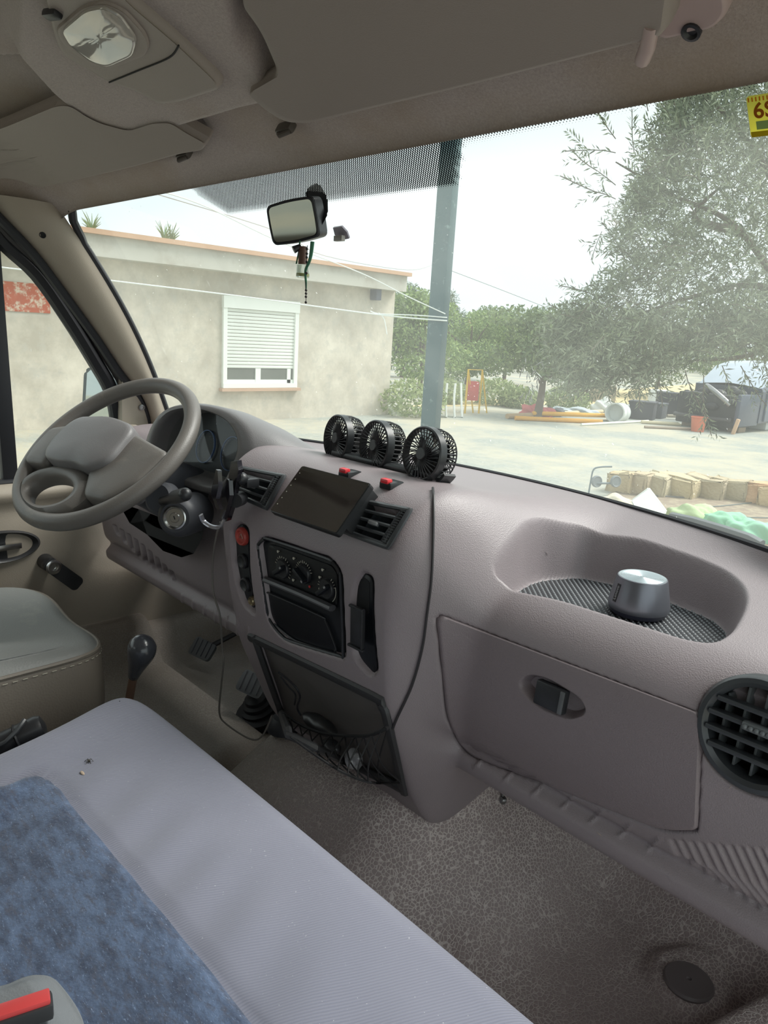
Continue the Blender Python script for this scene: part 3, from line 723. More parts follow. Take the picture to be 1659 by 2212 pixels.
# press the latch hollow into the lid
me = lid.data; co = np.empty(len(me.vertices) * 3, np.float32); me.vertices.foreach_get('co', co); co = co.reshape(-1, 3)
wl_ = np.array(wloc(lid)) if False else np.array(wloc(dash)); rel = co + wl_ - np.array([0, 0, OZ])
bpy.context.view_layer.update()
bm = bmesh.new(); bm.from_mesh(me)
for _ in range(2):
    sel = []
    for f in bm.faces:
        c_ = f.calc_center_median() + Vector(wl_) - Vector((0, 0, OZ)); uvp = projn(np.array([c_]))[0]
        if 1100 < uvp[0] < 1285 and 1440 < uvp[1] < 1570: sel.append(f)
    es = list({e_ for f in sel for e_ in f.edges}); bmesh.ops.subdivide_edges(bm, edges=es, cuts=1, use_grid_fill=True)
bm.verts.ensure_lookup_table()
cc = np.array([v.co[:] for v in bm.verts]) + wl_ - np.array([0, 0, OZ]); pxs = projn(cc); s_ = sdf_poly(pxs, lid_hole)
for v, q in zip(bm.verts, s_):
    if q < 8 and v.normal.y < .2: v.co.y += .017 * float(sstep(6, -9, q))
bm.to_mesh(me); bm.free(); me.polygons.foreach_set('use_smooth', [True] * len(me.polygons))
la, ln_ = DSf.hit(1195, 1503); fm = frame(la + Vector((0, -.004, 0)), (0, -1, .12), (1, 0, -.0))
bm = NB(); box(bm, (0, 0, 0), (.045, .033, .012), fm, .003); lt = obj('latch', bm, BLACKPL, lid)
bm = NB(); box(bm, (.0185, 0, .0065), (.006, .030, .003), fm, .001); obj('latch_highlight', bm, mk('latch_highlight_grey', rgb(96, 98, 100), .3), lt)  # paler bar standing in for the highlight on the latch's right side
bm = NB(); box(bm, (-.004, 0, .006), (.038, .026, .004), fm, .0015); obj('latch_insert', bm, BLACKPL, lid) if False else bm.free()

# ---- centre panel: climate unit over a storage slot
cen = patch(DSf, [(x + (650 - x) * .02, y + (1290 - y) * .02) for x, y in pan_px], -.012, .006, PANEL, 'centre_panel', dash, rings=8, rnd=.002, step=12)
bm = NB(); tube(bm, pline(DSf, [(x + (650 - x) * .03, y + (1290 - y) * .03) for x, y in pan_px[::3]], -.004, 4, True), .003, 6, True); obj('panel_rim', bm, BLACKPL, cen)
clim_px = roundpoly([(579, 1176), (600, 1180), (716, 1222), (728, 1238), (728, 1310), (580, 1246)], [8, 8, 20, 14, 8, 8])
clim = patch(DSf, clim_px, -.009, .004, mk('climate_black', rgb(14, 16, 19), .4), 'climate_face', dash, rings=6, rnd=.001, step=12)
bm = NB(); pl = pline(DSf, [(574, 1252), (650, 1283), (718, 1314)], -.003, 5); tube(bm, pl, .0075, 8, flat=.7); obj('shelf_bar', bm, mk('shelf_bar_grey', rgb(84, 84, 88), .38), dash)
slot_px = roundpoly([(574, 1278), (700, 1334), (726, 1400), (720, 1412), (632, 1382), (584, 1340)], [8, 14, 16, 8, 20, 16])
sl = patch(DSf, slot_px, -.0085, .004, mk('slot_cover', rgb(26, 28, 33), .3), 'storage_cover', dash, rings=6, rnd=.001, step=12)
bm = NB(); tube(bm, pline(DSf, slot_px[::4], -.007, 4, True), .0016, 6, True); obj('cover_edge', bm, BLACKPL, sl)
MARK = mk('dial_marks', rgb(196, 192, 176), .6); MARKR = mk('dial_red', rgb(190, 50, 50), .6)
cN = None
for kx, ky, ang_ in ((604, 1231, 35), (649, 1242, -28), (699, 1274, 40)):
    p, n = DSf.hit(kx, ky); 
    upv = (Vector((0, 0, 1)) - n * n.z).normalized(); xv = upv.cross(n) * -1; xv = n.cross(upv) * -1
    xv = upv.cross(n)
    fm = frame(p + n * -.009, n, xv)
    bm = NB(); lathe(bm, [(.0165, 0), (.0165, .004), (.015, .006), (.0001, .006)], fm, 28)
    kb = obj('dial', bm, BLACKPL, clim)
    bm = NB(); a_ = math.radians(ang_); fr_ = fm @ Matrix.Rotation(a_, 4, 'Z'); box(bm, (0, 0, .010), (.030, .0075, .012), fr_, .002); obj('dial_grip', bm, PANEL, kb)
    bm = NB(); box(bm, (.0135, 0, .0164), (.004, .003, .0008), fr_); obj('pointer', bm, mk('pointer_grey', rgb(150, 150, 150), .5), kb)
    bm = NB()
    for q in range(13):
        a_ = math.radians(-30 + q * 16 if kx < 620 else (20 + q * 13)); ll = .003 if q % 3 else .0045
        if kx > 680 and 3 < q < 11: continue
        fr_ = fm @ Matrix.Rotation(a_, 4, 'Z'); box(bm, (.0205, 0, .0025), (ll, .0007, .0006), fr_)
    obj('dial_scale', bm, MARK, kb)
    if kx > 680:
        bm = NB(); tube(bm, [fm @ Vector((.022 * math.cos(math.radians(t)), .022 * math.sin(math.radians(t)), .0025)) for t in range(-50, 30, 8)], .0005, 5); obj('dial_arc', bm, MARK, kb)
    if 640 < kx < 660:
        bm = NB(); fr_ = fm @ Matrix.Rotation(math.radians(-48), 4, 'Z'); lathe(bm, [(.0022, 0), (.0022, .001), (.0001, .001)], fr_ @ Matrix.Translation((.023, 0, .002)), 10); obj('red_mark', bm, MARKR, kb)
for u, v in ((593, 1193), (627, 1208), (589, 1238), (626, 1255), (689, 1233), (683, 1249), (683, 1274)):
    p, n = DSf.hit(u, v); fm = frame(p - n * .0068, n, (1, 0, 0))
    bm = NB(); lathe(bm, [(.0024, 0), (.0024, .0006), (.0001, .0006)], fm, 6); box(bm, (.003, .0015, .0003), (.0035, .0009, .0006), fm); obj('pictogram', bm, MARK, clim)
# ---- switch strip
ss = patch(DSf, [(x + (522 - x) * .03, y + (1230 - y) * .02) for x, y in sw_px], -.009, .004, PANEL, 'switch_strip', dash, rings=5, rnd=.001, step=10)
p, n = DSf.hit(517, 1160); fm = frame(p - n * .009, n)
bm = NB(); lathe(bm, [(.0165, 0), (.0168, .005), (.0150, .008), (.012, .0075), (.010, .005), (.0001, .0045)], fm, 28); hz = obj('hazard_button', bm, mk('hazard_red', rgb(178, 70, 62), .38), ss)
hz['label'] = 'round red hazard light button'
bm = NB(); tube(bm, [fm @ Vector((.0055 * math.cos(a_), .0055 * math.sin(a_), .0055)) for a_ in (math.pi / 2, math.pi * 7 / 6, math.pi * 11 / 6)], .0006, 5, True); obj('triangle_mark', bm, MARK, hz)
for k_, (u, v) in enumerate(((518, 1214), (524, 1265), (539, 1300))):
    p, n = DSf.hit(u, v); fm = frame(p - n * .008, n); bm = NB(); rr_ = .0135 if k_ < 2 else .009
    lathe(bm, [(rr_, 0), (rr_, .004), (rr_ * .8, .0065), (rr_ * .55, .004), (.0001, .0035)], fm, 24); obj('rocker_switch' if k_ < 2 else 'lighter_socket', bm, BLACKPL if k_ < 2 else mk('brass_ring', rgb(150, 138, 110), .3, metal=.8), ss)
# ---- card holder / ashtray slot
cd = patch(DSf, [(x + (788 - x) * .05, y + (1345 - y) * .02) for x, y in card_px], -.008, .004, PANEL, 'side_slot', dash, rings=5, rnd=.001, step=10)
hol = patch(DSf, roundpoly([(770, 1262), (784, 1246), (798, 1256), (797, 1330), (770, 1320)], 10), -.0075, .001, DARK, 'slot_shade_patch', cd, rings=4, rnd=.0004, step=8)  # flat dark patch standing in for the shade inside the slot
p, n = DSf.hit(777, 1352); fm = frame(p, n, (1, 0, 0)); bm = NB()
box(bm, (0, 0, .004), (.028, .062, .006), fm, .002); box(bm, (.0135, 0, .0065), (.003, .066, .006), fm, .001); box(bm, (0, -.033, .007), (.034, .004, .006), fm, .0015); box(bm, (0, .031, .007), (.030, .004, .006), fm, .0015)
obj('clip_holder', bm, BLACKPL, cd)
# ---- net pocket frame and netting
NETF = mk('net_frame', rgb(58, 58, 60), .45); DARKPAN = mk('pocket_back_panel', rgb(96, 92, 90), .55, .08, 6)
npn = patch(DSf, [(x + (710 - x) * .02, y + (1540 - y) * .03) for x, y in net_px], -.010, .004, DARKPAN, 'pocket_panel', dash, rings=8, rnd=.001, step=14)
bm = NB(); tube(bm, pline(DSf, [(x + (710 - x) * .035, y + (1540 - y) * .05) for x, y in net_px[::3]], .000, 4, True), .009, 8, True, flat=.7); obj('pocket_frame', bm, NETF, dash)
bm = NB(); topl = pline(DSf, [(612, 1540), (650, 1566), (700, 1585), (760, 1590), (800, 1588), (838, 1572)], .03, 5); tube(bm, topl, .0028, 6)
botl = pline(DSf, [(628, 1592), (680, 1630), (740, 1668), (800, 1690), (866, 1690)], .012, 6)
nt_ = len(topl)
def Lp(ln, t): q = t * (len(ln) - 1); i_ = min(len(ln) - 2, int(q)); return ln[i_].lerp(ln[i_ + 1], q - i_)
for k_ in range(12):
    t = k_ / 11
    for s_ in (-1, 1):
        t2 = t + s_ * .18
        if -.02 <= t2 <= 1.02:
            a_, b_ = Lp(topl, t), Lp(botl, min(1, max(0, t2))); mid = (a_ + b_) / 2 + Vector((0, -.010, -.004)); tube(bm, catmull([a_, mid, b_], 5), .0013, 5)
tube(bm, botl, .002, 6)
obj('net', bm, mk('black_elastic_net', rgb(28, 28, 30), .7), dash)['label'] = 'sagging black elastic net'
# ---- vents
def vent(c_px, corners, name, nsl=4):
    """curved framed louvre; corners px TL TR BR BL"""
    vp = None; bm = NB()
    tl, tr_, br, bl = [Vector((p[0], p[1])) for p in corners]
    def Q(s, t): a_ = tl.lerp(tr_, s); b_ = bl.lerp(br, s); return a_.lerp(b_, t)
    NV, NU = 12, 12
    def row(t, h, s0=0, s1=1): return [(lambda q: (lambda pn: pn[0] + pn[1] * h)(DSf.hit(q.x, q.y)))(Q(s0 + (s1 - s0) * i_ / NU, t)) for i_ in range(NU + 1)]
    def col(s, h, t0=0, t1=1): return [(lambda q: (lambda pn: pn[0] + pn[1] * h)(DSf.hit(q.x, q.y)))(Q(s, t0 + (t1 - t0) * i_ / NV)) for i_ in range(NV + 1)]
    loop = row(0, .004) + col(1, .004)[1:] + row(1, .004)[::-1][1:] + col(0, .004)[::-1][1:-1]
    tube(bm, loop, .0046, 8, True, flat=.8)
    vo = obj(name, bm, VENTPL, dash)
    bm = NB()
    bk1 = [row(t, -.035) for t in np.linspace(0, 1, 6)]
    loft(bm, bk1, False); obj('duct', bm, DARK, vo)
    for k_ in range(1, nsl):
        bm = NB(); r0 = row(k_ / nsl, .002, .02, .80); tube(bm, r0, .0028, 6, flat=1.0); obj('louvre', bm, VENTPL, vo)
    bm = NB(); cc_ = col(.81, .002); tube(bm, cc_, .0035, 6); obj('divider', bm, VENTPL, vo)
    for k_ in range(6):
        bm = NB(); cc_ = col(.10 + .125 * k_, -.012, .04, .96); dd_ = col(.07 + .125 * k_, -.030, .04, .96); loft(bm, [cc_, dd_, [q + Vector((.0015, 0, 0)) for q in dd_], [q + Vector((.0015, 0, 0)) for q in cc_]], False); obj('vane', bm, mk('vane_grey', rgb(84, 90, 94), .4), vo)
    q = Q(.42, .55); p, n = DSf.hit(q.x, q.y); bm = NB(); box(bm, (0, 0, .004), (.018, .006, .008), frame(p, n, (1, 0, 0)), .002); obj('vent_tab', bm, mk('tab_grey', rgb(120, 122, 124), .4), vo)
    bm = NB(); cc_ = col(.905, .001, .06, .94); tube(bm, cc_, .0068, 10, flat=.8)
    wh = obj('thumb_wheel', bm, BLACKPL, vo)
    bm = NB()
    for k_ in range(14):
        s_ = col(.905, .007, .06, .94); q = Lp(s_, (k_ + .5) / 14); box(bm, (0, 0, 0), (.008, .0014, .002), frame(q, (0, -1, .5), (1, 0, 0)))
    obj('thumb_ridges', bm, VENTPL, wh)
    return vo
V1 = vent(None, [(797, 1088), (888, 1106), (842, 1182), (752, 1150)], 'centre_vent')
V2 = vent(None, [(527, 1014), (616, 1032), (580, 1098), (498, 1062)], 'centre_vent')
# ---- round outer vent
fm = frame(rv_c + rv_n * 0.0, (0, -1, .12), (1, 0, 0))
bm = NB(); lathe(bm, [(.062, -.02), (.064, .001), (.061, .006), (.056, .007), (.051, .003), (.050, -.02)], fm, 56, cap0=False, cap1=False); rvo = obj('round_vent', bm, VENTPL, dash)
bm = NB(); lathe(bm, [(.0535, -.006), (.0545, -.042), (.0001, -.0425)], fm, 40, cap0=False); obj('duct', bm, DARK, rvo)
for k_ in range(4):
    y_ = .026 - k_ * .0175; hw = math.sqrt(.0525 ** 2 - y_ ** 2); bm = NB()
    box(bm, (0, y_, .001), (2 * hw, .0062, .014), fm, .0025); obj('louvre', bm, VENTPL, rvo)
for k_ in range(5):
    x_ = -.038 + k_ * .019; hw = math.sqrt(.049 ** 2 - x_ ** 2); bm = NB()
    box(bm, (x_, 0, -.018), (.003, 2 * hw, .022), fm, .001); obj('vane', bm, mk('round_vane', rgb(92, 96, 98), .35), rvo)
bm = NB(); box(bm, (.002, .008, .006), (.034, .010, .012), fm, .004)
for k_ in range(5): ball(bm, (-.010 + k_ * .006, .008, .013), .003, m=fm, n=8)
obj('vent_tab', bm, mk('tab_ribbed', rgb(104, 108, 110), .4), rvo)
p, n = DSf.hit(1660, 1476); fm = frame(p - n * .004, n, (1, 0, 0)); bm = NB(); lathe(bm, [(.026, 0), (.026, .003), (.022, .004), (.0001, .001)], fm, 30, ry=.34)
for k_ in range(6): ball(bm, (-.018 + k_ * .006, .001, .004), .0034, m=fm, n=8)
obj('thumb_wheel', bm, mk('thumb_wheel_grey', rgb(150, 156, 160), .35), dash)
# light scuffs on glove box door and dash
SCUFF = mk('pale_scuff', rgb(205, 190, 180), .8)
for u, v, u2, v2, wd in ((1150, 1573, 1168, 1585, 2), (1208, 1610, 1224, 1617, 1.5), (1240, 1662, 1254, 1658, 3), (1300, 1680, 1334, 1693, 2), (1310, 1689, 1325, 1692, 2), (1425, 1690, 1444, 1698, .8), (1574, 1704, 1580, 1698, 2), (1290, 1798, 1300, 1806, 2.4), (1178, 1190, 1183, 1200, 1.2)):
    bm = NB(); a_, na = DSF.hit(u, v); b_, nb = DSF.hit(u2, v2)
    a_ += na * (.0042 if 945 < u < 1505 and v > 1400 and v < 1760 else .0006); b_ += nb * (.0042 if 945 < u < 1505 and v > 1400 and v < 1760 else .0006); tube(bm, [a_, (a_ + b_) / 2, b_], [wd * .0001, wd * .0005, wd * .0001], 5, flat=.25); obj('scuff_mark', bm, SCUFF, dash)

# ================================================================== BINNACLE (instrument hood)
# opening traced on a plane facing the driver, hood swept forward from it
bpl = .80
open_px = [(330, 985), (342, 930), (368, 895), (405, 884), (450, 890), (488, 908), (510, 940), (512, 975), (498, 1012), (482, 1040), (455, 1048), (400, 1030), (350, 1008)]
rim_px = [(312, 992), (328, 925), (358, 886), (402, 872), (455, 874), (505, 890), (542, 925), (552, 975), (535, 1022), (510, 1052), (462, 1068), (395, 1048), (340, 1020)]
def planeB(u, v, d=0.0):
    # plane tilted back: y = .80 + .25*(z+.23)
    dd = ray(u, v); t = (.775 + .25 * .23 + d) / (dd.y - .25 * dd.z); return dd * t
bin_ = None
inner = [planeB(u, v) for u, v in open_px]; outer = [planeB(u, v, .004) for u, v in rim_px]
inner = catmull(inner, 4, True); outer = catmull(outer, 4, True)
ci = sum(inner, Vector()) / len(inner)
N_ = len(inner)
bm = NB(); rings = []
deep = [p.lerp(ci, .10) + Vector((0, .055, -.0)) for p in inner]
rings.append(deep); rings.append([p.lerp(deep[i_], .12) for i_, p in enumerate(inner)])
rings.append(inner)
rings.append([p.lerp(q, .25) + Vector((0, -.008, 0)) for p, q in zip(inner, outer)])
rings.append([p.lerp(q, .75) + Vector((0, -.008, 0)) for p, q in zip(inner, outer)])
rings.append(outer)
for f_ in (.25, .55, 1.0):
    rg = []
    for p in outer:
        top = max(0, (p.z - ci.z) / .09); y_ = .16 * f_
        rg.append(Vector((p.x + .06 * f_ * (1 if p.x > ci.x else -.3) * abs(p.x - ci.x) / .12, p.y + y_ * 1.0, (p.z if p.z < ci.z - .03 else p.z) - .05 * f_ ** 1.6 * (1 + top * .6))))
    rings.append(rg)
loft(bm, rings, True, False, False); hood = obj('instrument_hood', bm, GREYPL, dash, ang=60)
bm = NB(); cv = [p + Vector((0, -.012, 0)) for p in [q for q in deep]]; face = [p + Vector((0, .0, 0)) for p in deep]
bm.faces.new([bm.verts.new(p) for p in face]); ins = obj('instrument_face', bm, mk('instrument_black', rgb(20, 24, 32), .5), hood, False)
nface = Vector((0, -1, .25)).normalized(); fc = sum(deep, Vector()) / len(deep)
fm = frame(fc + nface * .002, nface, (1, 0, 0))
for gx_, gr in ((.05, .036), (-.05, .036)):
    bm = NB(); lathe(bm, [(gr, 0), (gr, .004), (gr * .95, .004), (gr * .95, .001)], fm @ Matrix.Translation((gx_, -.012, 0)), 36, cap0=False, cap1=False)
    for q in range(22):
        a_ = math.radians(-40 + q * 12); box(bm, (gx_ + gr * .84 * math.cos(a_), -.012 + gr * .84 * math.sin(a_), .0015), (.0012, .0012, .0006), fm)
    obj('gauge', bm, mk('gauge_blue', rgb(92, 120, 170), .5), ins)
bm = NB(); glp = [p.lerp(ci, .03) + Vector((0, .028, 0)) for p in inner]; bm.faces.new([bm.verts.new(p) for p in glp]); obj('instrument_lens', bm, GLASSS, hood, False)

# ================================================================== STEERING WHEEL
wc = Vector((-1.428, .6145, -.256)); wn = Vector((.1422, -.6229, .7693)).normalized()
wa = Vector((0, 0, 1)).cross(wn).normalized(); wb = wn.cross(wa)
WM = Matrix((wa, wb, wn)).transposed().to_4x4(); WM.translation = wc
whl = thing('steering_wheel', wc, 'grey four-spoke van steering wheel in front of the instruments', 'steering wheel')
bm = NB(); tube(bm, [WM @ Vector((.188 * math.cos(a), .188 * math.sin(a), 0)) for a in np.linspace(0, 2 * math.pi, 96, endpoint=False)], .0165, 16, True); obj('rim', bm, GREYPL2, whl)
def wpoly(P): return [(x, y) for x, y in P]
# lower spoke web with an oval opening at its foot
bm = NB()
def dome(outline, hole, z0, z1, mat, name, par, lift=.01, K=10):
    bm = NB(); n = len(outline); rings = []
    for k in range(K + 1):
        t = k / K; rg = []
        for (ox, oy), (hx, hy) in zip(outline, hole):
            x, y = ox + (hx - ox) * t, oy + (hy - oy) * t
            z = z0 + (z1 - z0) * sstep(0, .35, t) if hole_dome else z0
            rg.append(WM @ Vector((x, y, float(z))))
        rings.append(rg)
    loft(bm, rings, True, False, False)
    return bm
th = np.linspace(0, 2 * math.pi, 64, endpoint=False)
hx, hy = -.036, -.128
hole = [(hx + .062 * math.cos(t), hy + .036 * math.sin(t)) for t in th]
outl = []
for t in th:   # web outline: hugs the rim below, meets the pad above
    a = (hx + .105 * math.cos(t), hy + .062 * math.sin(t) + .004)
    r = math.hypot(*a)
    if r > .184: a = (a[0] * .184 / r, a[1] * .184 / r)
    outl.append(a)
bm = NB(); mids = [((a[0] + b[0]) / 2, (a[1] + b[1]) / 2) for a, b in zip(hole, outl)]
rings = [[WM @ Vector((x, y, -.018)) for x, y in hole], [WM @ Vector((x, y, .004)) for x, y in hole], [WM @ Vector((x * .7 + m_[0] * .3, y * .7 + m_[1] * .3, .013)) for (x, y), m_ in zip(hole, mids)],
         [WM @ Vector((x, y, .016)) for x, y in mids], [WM @ Vector((x, y, .006)) for x, y in outl], [WM @ Vector((x, y, -.018)) for x, y in outl]]
loft(bm, rings + [rings[0]], True, False, False); obj('lower_spoke', bm, GREYPL2, whl, ang=60)
def padmesh(name, P, z0, z1, mat, r=.02, K=8, crown=.006):
    o = resample(roundpoly(P, r, 6), .008); c = (sum(p[0] for p in o) / len(o), sum(p[1] for p in o) / len(o)); bm = NB(); rings = [[WM @ Vector((x, y, z0)) for x, y in o], [WM @ Vector((x, y, z1 - .012)) for x, y in o]]
    for f, dz in ((.985, -.006), (.95, -.002), (.88, 0), (.7, crown * .5), (.4, crown * .85), (.12, crown)):
        rings.append([WM @ Vector((c[0] + (x - c[0]) * f, c[1] + (y - c[1]) * f, z1 + dz)) for x, y in o])
    loft(bm, rings); return obj(name, bm, mat, whl, ang=50)
padmesh('horn_pad', [(-.115, .045), (-.02, .062), (.07, .048), (.078, -.045), (.04, -.075), (-.005, -.066), (-.05, -.074), (-.11, -.07), (-.128, -.01)], -.03, .034, GREYPL, .03)
padmesh('side_spoke', [(-.183, .012), (-.10, .04), (-.10, -.08), (-.165, -.085), (-.180, -.05)], -.018, .020, GREYPL2, .014, crown=.003)
padmesh('side_spoke', [(.183, .012), (.06, .04), (.03, -.07), (.07, -.125), (.13, -.122), (.170, -.07)], -.018, .018, GREYPL2, .014, crown=.003)
padmesh('hub_shroud', [(-.07, .05), (.06, .05), (.07, -.05), (-.07, -.05)], -.10, -.012, GREYPL, .02)

# ---- steering column with stalk and ignition lock
col = thing('steering_column', wc - wn * .3, 'grey steering column shroud with ignition lock and stalk between wheel and dashboard', 'steering column')
def cpx(u, v, y): return ony(u, v, y)
ax0 = wc - wn * .05; ax1 = wc - wn * .05 + Vector((.035, .27, -.145))
bm = NB(); rings = []
for k in range(12):
    t = k / 11; c = ax0.lerp(ax1, t); sx = .062 + .012 * t; sz = .052 + .03 * t
    fm = frame(c, ax1 - ax0, (1, 0, 0)); rings.append([fm @ Vector((sx * math.copysign(abs(math.cos(a)) ** .6, math.cos(a)), sz * math.copysign(abs(math.sin(a)) ** .6, math.sin(a)), 0)) for a in np.linspace(0, 2 * math.pi, 40, endpoint=False)])
loft(bm, rings); sh = obj('shroud', bm, mk('shroud_grey', rgb(84, 86, 94), .5, bump=('grain', 600, .2, .0008)), col)
# ignition pod bulging toward the camera side
kp = ony(378, 1118, .655); kn = (Vector((.62, -.75, .12))).normalized(); fm = frame(kp, kn)
bm = NB(); lathe(bm, [(.040, -.10), (.040, -.02), (.036, -.006), (.028, 0), (.022, -.001)], fm, 36); obj('lock_housing', bm, mk('lock_housing_grey', rgb(72, 74, 80), .5), col)
bm = NB(); lathe(bm, [(.0225, -.004), (.0225, .003), (.020, .004), (.017, .001), (.010, .0015), (.0085, .003), (.0001, .003)], fm, 36); lk = obj('ignition_lock', bm, CHROME, col)
lk['label'] = 'round metal ignition lock'
bm = NB(); box(bm, (0, 0, .0035), (.0016, .007, .001), fm @ Matrix.Rotation(.5, 4, 'Z')); obj('key_slot', bm, DARK, lk)
s0 = ony(352, 1082, .66); s1 = ony(400, 1068, .60); bm = NB(); cyl(bm, s0, s0.lerp(s1, .6), .009, .010, 16); cyl(bm, s0.lerp(s1, .6), s1, .0125, .0115, 18); ball(bm, s1, .0115, n=14); obj('stalk', bm, BLACKPL, col)
bm = NB(); lathe(bm, [(.034, -.01), (.032, .012), (.026, .018), (.0001, .018)], frame(ony(352, 1078, .675), (.4, -.8, .3)), 28); obj('stalk_boot', bm, mk('boot_grey', rgb(96, 98, 104), .5), col)
# dark plate standing in for the shaded knee cavity under the column
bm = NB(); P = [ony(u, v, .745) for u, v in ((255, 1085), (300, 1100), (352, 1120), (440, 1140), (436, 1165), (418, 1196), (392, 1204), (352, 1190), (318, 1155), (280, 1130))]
bm.faces.new([bm.verts.new(p) for p in P]); bm2 = bmesh.ops.solidify(bm, geom=list(bm.faces), thickness=.01); obj('knee_shade_plate', bm, DARK, col)

# ================================================================== HEAD UNIT
Yt_, Yb_ = .728, .667
tl, tr_, br, bl = ony(642, 1003, Yt_), ony(791, 1044, Yt_), ony(736, 1154, Yb_), ony(592, 1106, Yb_)
hu = thing('head_unit', (tl + br) / 2, 'black tablet-like head unit screen standing out of the centre dashboard', 'car stereo')
ex = ((tr_ - tl) + (br - bl)).normalized(); ey = ((tl - bl) + (tr_ - br)); ey = (ey - ex * ey.dot(ex)).normalized(); en = ex.cross(ey)
W_ = ((tr_ - tl).length + (br - bl).length) / 2; H_ = ((tl - bl).length + (tr_ - br).length) / 2
fm = Matrix((ex, ey, en)).transposed().to_4x4(); fm.translation = (tl + tr_ + br + bl) / 4
bm = NB(); prism(bm, rrect(W_, H_, .004), .010, fm @ Matrix.Translation((0, 0, -.011)), .001); box(bm, (.0, .007, -.026), (W_ * .97, H_ * .78, .036), fm, .002); obj('housing', bm, mk('head_unit_black', rgb(30, 32, 34), .4), hu)
bm = NB(); prism(bm, rrect(W_ - .003, H_ - .003, .003), .0012, fm @ Matrix.Translation((0, 0, -.0008)), 0); scr = obj('screen', bm, SCREEN, hu, ang=20)
bm = NB()
for k in range(6): lathe(bm, [(.0009, 0), (.0009, .0003), (.0001, .0003)], fm @ Matrix.Translation((-W_ / 2 + .008, H_ * .34 - k * .0125, .0005)), 8)
obj('touch_keys', bm, MARK, scr)
# ================================================================== FANS
fan = thing('triple_fan', (-.9, .86, -.225), 'black car fan with three caged heads in a row on top of the dashboard', 'fan')
FANB = mk('fan_black', rgb(46, 48, 50), .32, .05, 8); FANB2 = mk('fan_blade_black', rgb(24, 26, 28), .2, .05, 8)
for (cu, cv_, Yf, Rf, az, el) in ((726, 946, .865, .0415, -100, 6), (808, 962, .862, .0425, -99, 6), (911, 980, .845, .0425, -93, 8)):
    c = ony(cu, cv_, Yf); a = math.radians(az); e_ = math.radians(el)
    n = Vector((math.cos(a) * math.cos(e_), math.sin(a) * math.cos(e_), math.sin(e_))); fm = frame(c, n, Vector((0, 0, 1)).cross(n))
    bm = NB(); lathe(bm, [(Rf - .0035, .001), (Rf - .001, .003), (Rf + .001, .001), (Rf + .0015, -.012), (Rf - .001, -.013), (Rf - .003, -.002), (Rf - .0035, .001)], fm, 64, cap0=False, cap1=False)
    hd = obj('fan_head', bm, FANB, fan)
    bm = NB(); lathe(bm, [(.0001, .004), (.009, .004), (.0105, .002), (.0105, -.002)], fm, 28, cap0=False); obj('hub_cap', bm, BLACKPL, hd)
    bm = NB()
    for k in range(34):
        t0 = 2 * math.pi * k / 34; pts = []
        for s in range(6):
            r_ = .0095 + (Rf - .0125) * s / 5; tt_ = t0 + .35 * math.sin(s / 5 * 1.4); pts.append(fm @ Vector((r_ * math.cos(tt_), r_ * math.sin(tt_), .0015)))
        tube(bm, pts, .00085, 5, flat=1.6, upv=tuple(n))
    obj('front_grille', bm, BLACKPL, hd)
    bm = NB()
    for k in range(36):
        t = 2 * math.pi * k / 36; pts = [fm @ Vector((r_ * math.cos(t), r_ * math.sin(t), z)) for r_, z in ((Rf, -.011), (Rf * 1.0, -.026), (Rf * .93, -.038), (Rf * .78, -.045), (Rf * .35, -.047))]
        tube(bm, pts, .0011, 5)
    for r_, z in ((Rf * .93, -.038), (Rf * .6, -.046)): tube(bm, [fm @ Vector((r_ * math.cos(t), r_ * math.sin(t), z)) for t in np.linspace(0, 2 * math.pi, 40, endpoint=False)], .0012, 6, True)
    lathe(bm, [(.016, -.049), (.016, -.046), (.0001, -.046)], fm, 20)
    obj('rear_cage', bm, FANB, hd)
    bm = NB()
    for k in range(5):
        t0 = 2 * math.pi * k / 5; g_ = []
        for s in range(5):
            r_ = .010 + (Rf - .016) * s / 4; g_.append([fm @ Vector((r_ * math.cos(t0 + q), r_ * math.sin(t0 + q), -.016 - .012 * (q / .9 + .3))) for q in np.linspace(-.3, .75, 6)])
        loft(bm, g_, False)
    lathe(bm, [(.011, -.030), (.012, -.010), (.008, -.007), (.0001, -.007)], fm, 20)
    obj('blades', bm, FANB2, hd)
    # cradle and pivot
    bm = NB(); g_ = []
    for t in np.linspace(-1.05, 1.05, 15):
        t2 = t - math.pi / 2; rr_ = Rf + .004
        g_.append([fm @ Vector((rr_ * math.cos(t2), rr_ * math.sin(t2), -.014)), fm @ Vector((rr_ * math.cos(t2), rr_ * math.sin(t2), -.040)), fm @ Vector(((rr_ + .004) * math.cos(t2), (rr_ + .006) * math.sin(t2), -.040)), fm @ Vector(((rr_ + .004) * math.cos(t2), (rr_ + .006) * math.sin(t2), -.014))])
    loft(bm, g_, True); obj('cradle', bm, FANB, hd)
    bm = NB(); pz = c + Vector((0, .012, -Rf - .012)); cyl(bm, pz + Vector((-.022, 0, 0)), pz + Vector((.010, 0, 0)), .0085, .0085, 18); cyl(bm, pz + Vector((.010, 0, 0)), pz + Vector((.016, 0, 0)), .0075, .0075, 16)
    zs2 = DSf.b.ray_cast(Vector((pz.x, pz.y + .008, .3)), Vector((0, 0, -1)))[0].z; box(bm, (pz.x - .003, pz.y + .008, (pz.z + zs2) / 2), (.030, .026, max(.01, pz.z - zs2) + .004), bev=.003); obj('pivot', bm, BLACKPL, hd)
bm = NB(); p0, p1 = DSf.hit(735, 1012)[0], DSf.hit(935, 1058)[0]
box(bm, (0, 0, 0), (.26, .024, .010), frame(Vector((-.895, .868, -.2165)), (0, 0, 1), (1, 0, 0)), .004); bs = obj('base_bar', bm, FANB, fan)
